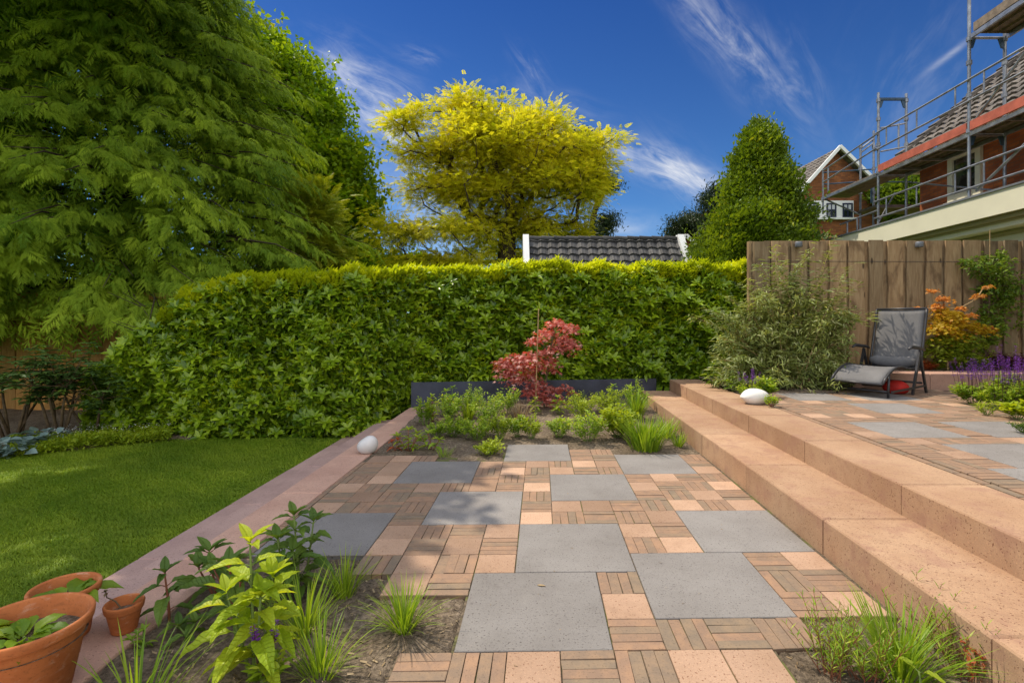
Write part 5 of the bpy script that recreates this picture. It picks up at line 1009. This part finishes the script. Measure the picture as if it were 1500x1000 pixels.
# planted bed in front of the steel wall
for i, (px, py, r, h, n, lab) in enumerate((
    (779, 648, .115, .22, 420, 'round bright box-like shrublet directly behind the back middle slab, third from its right corner'), (757, 640, .10, .19, 360, 'round shrublet just left behind the one above the back middle slab'), (819, 642, .12, .17, 420, 'low round shrublet above the right corner of the back middle slab'),
    (733, 645, .10, .22, 380, 'upright leafy shrublet at the left corner of the back middle slab'), (700, 644, .17, .20, 620, 'broad low shrublet of yellow-green leaves left of the upright one'), (664, 640, .14, .18, 460, 'low spreading shrublet in the middle of the left half of the bed'),
    (716, 666, .12, .10, 300, 'thin trailing plant hanging over the front edge of the bed beside the back middle slab'), (622, 622, .08, .19, 320, 'small round shrublet beside the pink ledge end'), (861, 646, .17, .24, 620, 'broad fresh-green shrublet between the back slabs, right of centre'),
    (905, 640, .18, .26, 520, 'leafy light green clump left of the big grass clump by the step'), (660, 615, .13, .2, 420, 'shrublet in the second row left of centre'), (715, 620, .15, .2, 460, 'loose yellow-green shrublet in the second row behind the upright one'), (852, 612, .15, .2, 420, 'fresh shrublet in the second row right of the red maple'),
    (690, 606, .12, .22, 360, 'shrublet in front of the steel wall, left of the upright grass'), (742, 604, .13, .22, 400, 'shrublet just left of the foot of the red maple'), (890, 606, .15, .2, 420, 'shrublet in the back row right of the red maple'), (930, 600, .12, .24, 380, 'shrublet in the back row beside the lower step end'), (640, 640, .10, .12, 260, 'sprawling reddish-green seedling patch near the white pebble lamp'))):
    p = bp(px, py); mt = 'fresh' if i % 3 else 'lime'; shrublet(p, r*(1.2 if py > 630 else 1.5), h*(1.3 if py > 630 else 1.75), int(n*(1.7 if py > 630 else 2.3)), lab, 60+i, mt, .034 if i not in (9,) else .06, name='shrublet', nst=18 if r > .14 else 12)
shoot(bp(634, 617), .30, 3, .10, 'lime', 'lime-leaved hydrangea at the left end of the bed near the ledge', 81, pairs=4, spread=.06, stem='stemr')
shoot(bp(661, 606), .34, 3, .11, 'fresh', 'hydrangea standing in front of the left part of the steel wall', 82, pairs=4, spread=.07)
shoot(bp(598, 664), .20, 4, .11, 'lime', 'yellowing hydrangea at the front left corner of the bed, nearest the pebble lamp', 83, pairs=3, spread=.10, stem='stemr')
shoot(bp(632, 658), .15, 3, .10, 'fresh', 'low hydrangea second from the pebble lamp at the front of the bed', 84, pairs=3, spread=.09, stem='stemr')
shoot(bp(580, 664), .10, 2, .09, 'redleaf', 'rusty-leaved seedling at the very corner of the bed beside the pebble lamp', 89, pairs=2, spread=.05, stem='stemr', name='seedling')
shoot(bp(818, 606), .22, 3, .09, 'lime', 'lime hydrangea at the foot of the red maple', 85, pairs=4, spread=.07); shoot(bp(786, 606), .2, 2, .09, 'lime', 'lime hydrangea in front of the maple stem', 88, pairs=4, spread=.05)
shoot(bp(897, 603), .34, 3, .10, 'fresh', 'tall hydrangea in front of the right part of the steel wall', 86, pairs=4, spread=.05)
shoot(bp(912, 632), .28, 4, .11, 'fresh', 'broad-leaved plant behind the big grass clump by the step', 87, pairs=3, spread=.10)
tuft(bp(686, 612), .30, 120, 'upright yellow-green grass in front of the steel wall, left of centre', 91, mat='lime', spread=.06, open_=.25, bw=1.3)
tuft(bp(945, 658), .33, 320, 'biggest clump of broad-bladed grass in the bed, beside the lower step', 92, spread=.16, open_=.35, bw=1.7)
tuft(bp(930, 612), .36, 160, 'tall grass clump behind the biggest grass clump, near the end of the steps', 93, spread=.09, open_=.35, bw=1.6)
tuft(bp(994, 654), .17, 90, 'smallest grass tuft in the corner between the bed and the lower step', 94, spread=.05, open_=.5, bw=1.5)
tuft(bp(975, 640), .26, 120, 'grass clump leaning on the lower step, right of the biggest clump', 98, spread=.09, open_=.4, bw=1.5)
tuft(bp(848, 596), .26, 80, 'blue-green grass in front of the dark steel wall right of the maple', 95, spread=.1, open_=.3, mat='hydd')
tuft(bp(722, 655), .14, 110, 'fine dry-tipped grass at the front of the bed left of the back slab', 96, spread=.08, open_=.6, mat='lime'); tuft(bp(650, 668), .12, 80, 'thin grass at the front left of the bed beside the bricks', 97, spread=.07, open_=.6)
tuft(bp(760, 612), .24, 120, 'wispy pale grass left of the red maple stem', 99, spread=.12, open_=.5, mat='straw')

# red maple with its cane
def layered(name, base, clumps, label, seed, mats, T, sz, per, rx, stem='stemb', cat='maple', dens=1., tr=.012, groupmat=None):
    g = np.random.default_rng(seed); base = np.array(base, float); t = empty(name, base, label, cat); m_ = MB(); fs = {}
    cen = base+(0, 0, .15)
    nodes = [base, base+(0, 0, .12), base+(.01, 0, .3)]
    for cl_ in clumps:
        c = np.array(cl_[:3]); r = cl_[3]; mt = cl_[4] if len(cl_) > 4 else mats; A = np.array(nodes); j = int(np.argmin(np.linalg.norm(A-c, axis=1)+np.where(A[:, 2] > c[2], .3, 0))); q = A[j]; mid = (q+c)/2+g.normal(size=3)*.02; m_.tube([q, mid, c], [tr*.7, tr*.5, tr*.2], 5, False); nodes += [mid, c]
        m = int(per*dens*(r/rx)**2*(.85+.3*g.random())); x = g.normal(size=(m, 3))*np.array([r, r, r*.36])*.55; x[:, 2] -= (x[:, 0]**2+x[:, 1]**2)*.6/max(r, .01)*.5
        f = fs.setdefault(mt, Fol()); d = x*(1, 1, 0)/r+g.normal(size=(m, 3))*.35+(0, 0, -.35); f.add(T, c+x, d, g.normal(size=(m, 3))*.35+(0, 0, 1), sz*(.7+.6*g.random(m)))
        for k in range(5): e = c+x[g.integers(0, max(m, 1))]*.9; m_.tube([mid, c*.6+e*.4, e], [tr*.2, tr*.14, .0012], 4, False)
    for k_, f in fs.items(): f.build('foliage', M[k_], t)
    m_.tube(nodes[:3], [tr, tr, tr*.9], 6); m_.build('trunk', M[stem], t); return t
Ym = 7.05
def MC(px, py, r, dy=0.): p = hp(px, py, Ym+dy); return (p[0], p[1], p[2], r)
mb = bp(797, 596); mcl = [MC(815, 470, .13), MC(833, 478, .14, .1), MC(800, 486, .14), MC(826, 495, .16, .05), MC(783, 497, .10), MC(838, 503, .10), MC(815, 508, .14), MC(795, 515, .12), MC(806, 527, .13), MC(776, 520, .16, -.1), MC(757, 522, .15), MC(742, 533, .16), MC(733, 527, .08), MC(765, 536, .16, .1), MC(790, 536, .12), MC(745, 546, .13), MC(758, 552, .13, -.05), MC(777, 549, .13), MC(810, 540, .08), MC(788, 560, .14), MC(806, 570, .14, -.1), MC(780, 572, .14), MC(825, 567, .10), MC(796, 580, .13), MC(838, 574, .07), MC(812, 584, .10)]
layered('japanese_maple', mb, mcl, 'young red Japanese maple in tiers of fine foliage before the hedge', 101, 'maple', star(5, .15, .3), .055, 140, .15)
a = hp(789, 452, Ym-.12); b0 = bp(784, 598); m_ = MB(); m_.tube([(b0[0], b0[1], b0[2]-.1), tuple((np.array(b0)+a)/2), tuple(a)], [.009, .008, .007], 8); tag(m_.build('bamboo_cane', M['cane']), 'thin bamboo cane standing upright beside the red maple', 'cane')
# yellow maple
Ym = 7.25; zt_ = .56
def MC2(px, py, r, mt, dy=0.): p = hp(px, py, Ym+dy); return (p[0], p[1], p[2], r, mt)
ycl = [MC2(1366, 424, .05, 'omaple'), MC2(1382, 436, .08, 'omaple'), MC2(1372, 447, .08, 'omaple'), MC2(1345, 450, .05, 'omaple'), MC2(1408, 450, .05, 'omaple'), MC2(1434, 432, .06, 'omaple'), MC2(1448, 418, .05, 'omaple'), MC2(1420, 460, .07, 'omaple'), MC2(1400, 458, .09, 'ymaple'), MC2(1380, 454, .10, 'ymaple'), MC2(1385, 462, .16, 'ymaple'), MC2(1402, 472, .17, 'ymaple', .05), MC2(1376, 478, .16, 'ymaple', -.1), MC2(1425, 476, .14, 'ymaple'), MC2(1440, 482, .12, 'ymaple'), MC2(1452, 480, .06, 'ymaple'), MC2(1396, 488, .16, 'ymaple'), MC2(1415, 492, .16, 'ymapleg'), MC2(1380, 496, .18, 'ymapleg'), MC2(1400, 506, .17, 'ymapleg'), MC2(1425, 502, .12, 'ymapleg'), MC2(1372, 512, .14, 'ymapleg'), MC2(1392, 518, .15, 'ymapleg'), MC2(1415, 517, .12, 'ymapleg')]
p = hp(1388, 545, Ym); layered('japanese_maple', (p[0], p[1], .54), ycl, 'golden-yellow Japanese maple with orange tips beside the lounge chair', 102, 'ymaple', star(5, .2, .3), .046, 330, .15, 'cane')
# climber with cane
def climber():
    g = np.random.default_rng(5); Y = FY-.16; b0 = np.array(hp(1443, 545, Y)); b0[2] = .53; t = empty('climbing_shrub', b0, 'leafy climber trained up a cane on the right part of the oak fence', 'climber'); m_ = MB(); f = Fol()
    m_.tube([b0, hp(1445, 500, Y), hp(1449, 440, Y), hp(1447, 395, Y)], [.02, .016, .012, .006], 6)
    for (px, py, r) in ((1425, 388, .10), (1412, 384, .06), (1450, 392, .11), (1440, 378, .06), (1470, 380, .08), (1462, 400, .12), (1475, 410, .12), (1486, 425, .10), (1450, 418, .10), (1440, 425, .08), (1468, 432, .13), (1455, 445, .10), (1478, 445, .10), (1445, 460, .12), (1462, 470, .10), (1438, 478, .10), (1455, 487, .10), (1468, 482, .08), (1488, 462, .05), (1448, 500, .08), (1465, 375, .07), (1432, 400, .06), (1492, 476, .05), (1440, 512, .05)):
        c = hp(px, py, Y+g.normal()*.06); n = int(95*(r/.1)**2); x = g.normal(size=(n, 3))*r*(.7, .45, .6); f.add(LM, c+x, g.normal(size=(n, 3))*(1, .8, .6)+(0, -.2, 0), g.normal(size=(n, 3))*.5+(0, -.4, .8), .06+.03*g.random(n)); a = hp(1447, min(py+25, 500), Y); m_.tube([a, (a+c)/2+(0, 0, .03), c], [.006, .004, .002], 4, False)
    f.build('foliage', M['climb'], t); m_.build('stem', M['stemb'], t)
    m_ = MB(); m_.tube([hp(1450, 545, Y+.03), hp(1450, 337, Y+.03)], .006, 6); tag(m_.build('bamboo_cane', M['cane']), 'bamboo cane standing taller than the oak fence behind the climber', 'cane')
climber()
# silvery shrub with arching shoots
def buddleia():
    g = np.random.default_rng(15); Y = 6.95; b0 = hp(1150, 560, Y); b0[2] = .37; t = empty('buddleia_shrub', b0, 'big silvery-green shrub with arching narrow-leaved shoots between the hedge and the chair', 'shrub'); m_ = MB(); f = Fol(); T1, T2 = leaf(1, .19, 3, .1, .5), leaf(1, .17, 3, .05, .15)
    ends = []
    for (px, py, dy) in ((1223, 347, .1), (1135, 362, .2), (1255, 385, 0), (1240, 405, -.1), (1275, 455, -.1), (1290, 462, 0), (1262, 412, 0), (1110, 385, .2), (1012, 463, .1), (1030, 450, 0), (1200, 400, .1), (1165, 395, .3), (1090, 420, .2), (1180, 376, .2), (1212, 392, 0.), (1150, 384, .2), (1205, 428, 0.), (1235, 432, 0.), (1250, 446, -.1), (1192, 362, .2), (1160, 410, .1), (1130, 400, .1)): ends.append((hp(px, py, Y+dy), 1.))
    for i in range(175):
        px = 1040+215*g.random(); py = 405+(165)*g.random()**.8; k = 1-((px-1147)/125)**2; py = max(py, 560-172*max(k, .15)**.5); py = min(py, 560); ends.append((hp(px, py, Y-.25*g.random()*2*((py-400)/160)-.1+.4*g.random()), .6))
    for (e, L) in ends:
        b1 = b0+np.array([g.normal()*.15, g.normal()*.12, 0]); o = e-b1; mid = b1+o*(.5, .5, .68)+g.normal(size=3)*.04; pts_ = [b1, (b1+mid)/2+(0, 0, .02), mid, (mid+e)/2+(0, 0, .035), e+(0, 0, -.0)]; m_.tube(pts_, [.008, .006, .0045, .003, .0015], 4, False)
        n = 96; q = .35+.65*g.random(n); P = np.array(pts_); i0 = np.minimum((q*4).astype(int), 3); fr = (q*4-i0)[:, None]; p = P[i0]*(1-fr)+P[i0+1]*fr+g.normal(size=(n, 3))*.028*(1+.0*q[:, None]); d = (P[i0+1]-P[i0]); d = d/np.linalg.norm(d, axis=1, keepdims=True); a = g.random(n)*6.28
        dd = d*.5+np.stack([np.cos(a), np.sin(a)*.9, .15*np.sin(a*3)-.15], 1); f.add(T1 if g.random() < .6 else T2, p, dd, g.normal(size=(n, 3))*.4+(0, -.1, 1), .07+.055*g.random(n))
        if L < 1:                                          # side twigs
            for k in range(2):
                c = mid*.5+e*.5+g.normal(size=3)*.12; n = 26; f.add(T1, c+g.normal(size=(n, 3))*.05, g.normal(size=(n, 3))+(0, -.2, -.3), g.normal(size=(n, 3))*.4+(0, 0, 1), .05+.04*g.random(n)); m_.tube([mid, c], [.003, .001], 4, False)
    f.build('foliage', M['budd'], t); m_.build('stem', M['cane'], t)
buddleia()
def up(px, py): p = gp(px, py, .37); return (p[0], p[1], .362)
shoot(up(1045, 566), .30, 3, .11, 'lime', 'lime hydrangea at the end of the upper step against the hedge', 111, pairs=4, spread=.09); shoot(up(1075, 572), .16, 3, .10, 'fresh', 'low leafy plant between the step end and the small salvias', 112, pairs=3, spread=.08)
salvia(up(1098, 584), .13, .34, 9, 'small salvia with six violet spikes behind the white boulder lamp', 113, leafn=420); shrublet(up(1120, 580), .14, .24, 420, 'leafy green clump right of the small salvia, under the silvery shrub', 114, 'fresh', .055, 'perennial', 'plant', LT=LM)
shrublet(up(1066, 560), .12, .2, 300, 'leafy green clump behind the low plant near the step end', 117, 'lime', .055, 'perennial', 'plant', LT=LM)
shrublet(up(1130, 594), .08, .12, 220, 'small rusty-stemmed tuft right beside the white boulder lamp', 115, 'fresh', .03, 'seedling', 'plant', stem='stemr')
for i, (px, py, r, h, n, lab) in enumerate(((1425, 590, .17, .46, 20, 'leftmost violet salvia clump at the corner of the stone kerb'), (1462, 597, .20, .50, 24, 'middle violet salvia clump in the terrace bed'), (1500, 598, .19, .54, 20, 'rightmost violet salvia clump, cut by the right edge of the picture'), (1478, 578, .16, .56, 14, 'tall violet salvia clump behind the middle one'))): salvia(up(px, py), r, h, n, lab, 120+i, leafn=900, spike=.5)
shrublet(up(1445, 606), .10, .14, 200, 'low grassy perennial at the front of the salvias', 131, 'lime', .06, 'perennial', 'plant', LT=blade(1, .09, 3, .4)); shrublet(up(1490, 612), .12, .14, 160, 'broad-leaved perennial in front of the rightmost salvia', 132, 'lime', .09, 'perennial', 'plant', LT=LM); shrublet(up(1500, 632), .09, .10, 500, 'small mossy green cushion plant at the right edge of the terrace', 133, 'hydd', .018, 'cushion_plant', 'plant')
def kp(px, dy=0.): p = hp(px, 540, 7.35+dy); return (p[0], p[1], .525)
for i, (px, dy, r, h, n, mt, ls, lab) in enumerate(((1357, -.1, .10, .16, 120, 'redleaf', .08, 'rusty red-leaved plant on the kerb bed behind the chair arm'), (1375, -.05, .09, .15, 90, 'lime', .09, 'pale broad-leaved plant at the foot of the yellow maple'), (1425, -.05, .18, .27, 520, 'lime', .06, 'bright green rounded plant below the yellow maple, right of its stem'), (1330, .1, .12, .45, 260, 'fresh', .06, 'fresh green shrub half hidden behind the chair back'), (1478, 0., .28, .27, 800, 'purpleleaf', .06, 'dark purple-leaved plant below the climber'), (1402, -.08, .08, .12, 90, 'lime', .07, 'small green plant between the kerb and the yellow maple'), (1268, 0, .12, .3, 260, 'lime', .05, 'lime green shoots between the silvery shrub and the chair'))):
    c = kp(px, dy); z0 = .525 if px > 1320 else .365; shrublet((c[0], c[1], z0), r, h, n, lab, 140+i, mt, ls, 'perennial', 'plant', LT=LM, stem='stemr' if 'ed' in mt else 'stemg')
# shady border at the left
def rhodo(px, py, w, h, label, seed, nst=7):
    b0 = gp(px, py, -.36); t = empty('rhododendron', b0, label, 'shrub'); g = np.random.default_rng(seed); m_ = MB(); f = Fol(); T = leaf(1, .36, 3, .15, .35)
    for s_ in range(nst):
        a = s_*2.4+g.random(); e = b0+np.array([math.cos(a)*w*(.3+.6*g.random()), math.sin(a)*w*.5, h*(.65+.35*g.random())]); b1 = b0+np.array([math.cos(a), math.sin(a)*.5, 0])*.10*g.random(); mid = (b1+e)/2+np.array([0, 0, .05])+g.normal(size=3)*.06; m_.tube([b1, mid, e], [.022, .015, .007], 6)
        for k in range(7):
            c = e+g.normal(size=3)*np.array([w*.33, w*.28, h*.14]); m_.tube([mid*.4+e*.6, c], [.007, .004], 4, False)
            for j in range(3):
                cc = c+g.normal(size=3)*.06; n = 9; az = np.arange(n)*2.4+g.random(); f.add(T, np.repeat(cc[None], n, 0), np.stack([np.cos(az), np.sin(az), .1+.3*g.random(n)], 1), g.normal(size=(n, 3))*.2+(0, 0, 1), .09+.05*g.random(n))
    f.build('foliage', M['rhodo'], t); m_.build('trunk', M['stemb'], t, True)
rhodo(20, 648, .6, .95, 'dark rhododendron at the far left edge before the honey fence', 151, 6); rhodo(86, 646, .55, 1.0, 'dark rhododendron with bare forked stems, second from the left edge', 152, 6); rhodo(135, 640, .5, .95, 'dark rhododendron left of the wooden stake', 153, 5); rhodo(200, 632, .5, .85, 'dark rhododendron between the wooden stake and the laurel hedge', 154, 5)
b0 = gp(166, 630, -.36); a = hp(158, 583, b0[1]); m_ = MB(); m_.tube([b0-(0, 0, .1), a], [.028, .026], 10); tag(m_.build('wooden_stake', M['stemb']), 'short leaning round wooden stake between the rhododendrons', 'stake')
f = Fol(); g = np.random.default_rng(55); n = 11000; q = g.random(n); px = 15+235*q; Yc = np.interp(px, [15, 60, 250], [6.15, 6.25, 6.95]); y = Yc+.55*g.random(n)-.1; x = (px-750)/755*y; z = -.35+(.03+.10*g.random(n))*(1+.3*nz(x, y, 4.))
f.add(LM, np.stack([x, y, z], 1), g.normal(size=(n, 3))+(0, 0, .5), g.normal(size=(n, 3))*.4+(0, 0, 1), .035+.025*g.random(n)); tag(f.build('ground_cover', M['lime']), 'band of low lime-green ground cover edging the lawn below the rhododendrons', 'ground cover', kind='stuff')
f = Fol(); n = 420; px = 60+190*g.random(n); y = np.interp(px, [15, 60, 250], [6.15, 6.25, 6.95])+.1+.45*g.random(n); x = (px-750)/755*y; f.add(LS, np.stack([x, y, -.20+.06*g.random(n)], 1), g.normal(size=(n, 3)), (0, 0, 1), .022); tag(f.build('ground_cover_flowers', M['wflower']), 'tiny white flowers dotted over the ground cover', 'flowers', kind='stuff')
for i, (px, py, lab) in enumerate(((18, 668, 'blue-grey broad-leaved hosta at the left edge of the lawn'), (60, 655, 'second blue-grey hosta, between the left one and the ground cover'))):
    b0 = gp(px, py, -.36); shrublet(b0, .28, .2, 130, lab, 161+i, 'hosta', .12, 'hosta', 'plant', LT=leaf(1, .7, 4, .15, .4), nst=20, topup=.25)
b_ = sheet('flower_bed', -9.5, -4.2, 5.9, 9.2, 60, 60, lambda X, Y: -.375+.02*nz(X, Y, 4.)+.045*np.clip((Y-np.interp((X/Y*755+750), [0, 60, 250], [6.0, 6.15, 6.9]))/.12, -.3, 1), M['soil'])

# repeats carry a group
GROUPS = {'shrublet': 'shrublets planted in the bed before the steel wall', 'hydrangea': 'hydrangeas in the beds', 'grass_tuft': 'grass tufts in the beds', 'salvia': 'salvias in flower', 'flower_pot': 'clay pots on the pink ledge',
          'rhododendron': 'rhododendrons in the shady border', 'hosta': 'hostas at the lawn edge', 'pine_tree': 'dark pine trees in the distance', 'garden_tree': 'small trees in the distance', 'seedling': 'small seedlings in the beds',
          'cosmos': 'feathery seedlings in the near right bed', 'perennial': 'leafy perennials on the terrace', 'lettuce': 'lettuces in the clay pots', 'japanese_maple': 'Japanese maples', 'stone_lamp': 'stone-shaped garden lamps', 'bamboo_cane': 'bamboo canes'}
for o in list(bpy.data.objects):
    if o.parent is None and not o.get('kind') and o.get('label') and not o.get('group'):
        k = o.name.split('.')[0]
        if k in GROUPS: o['group'] = GROUPS[k]
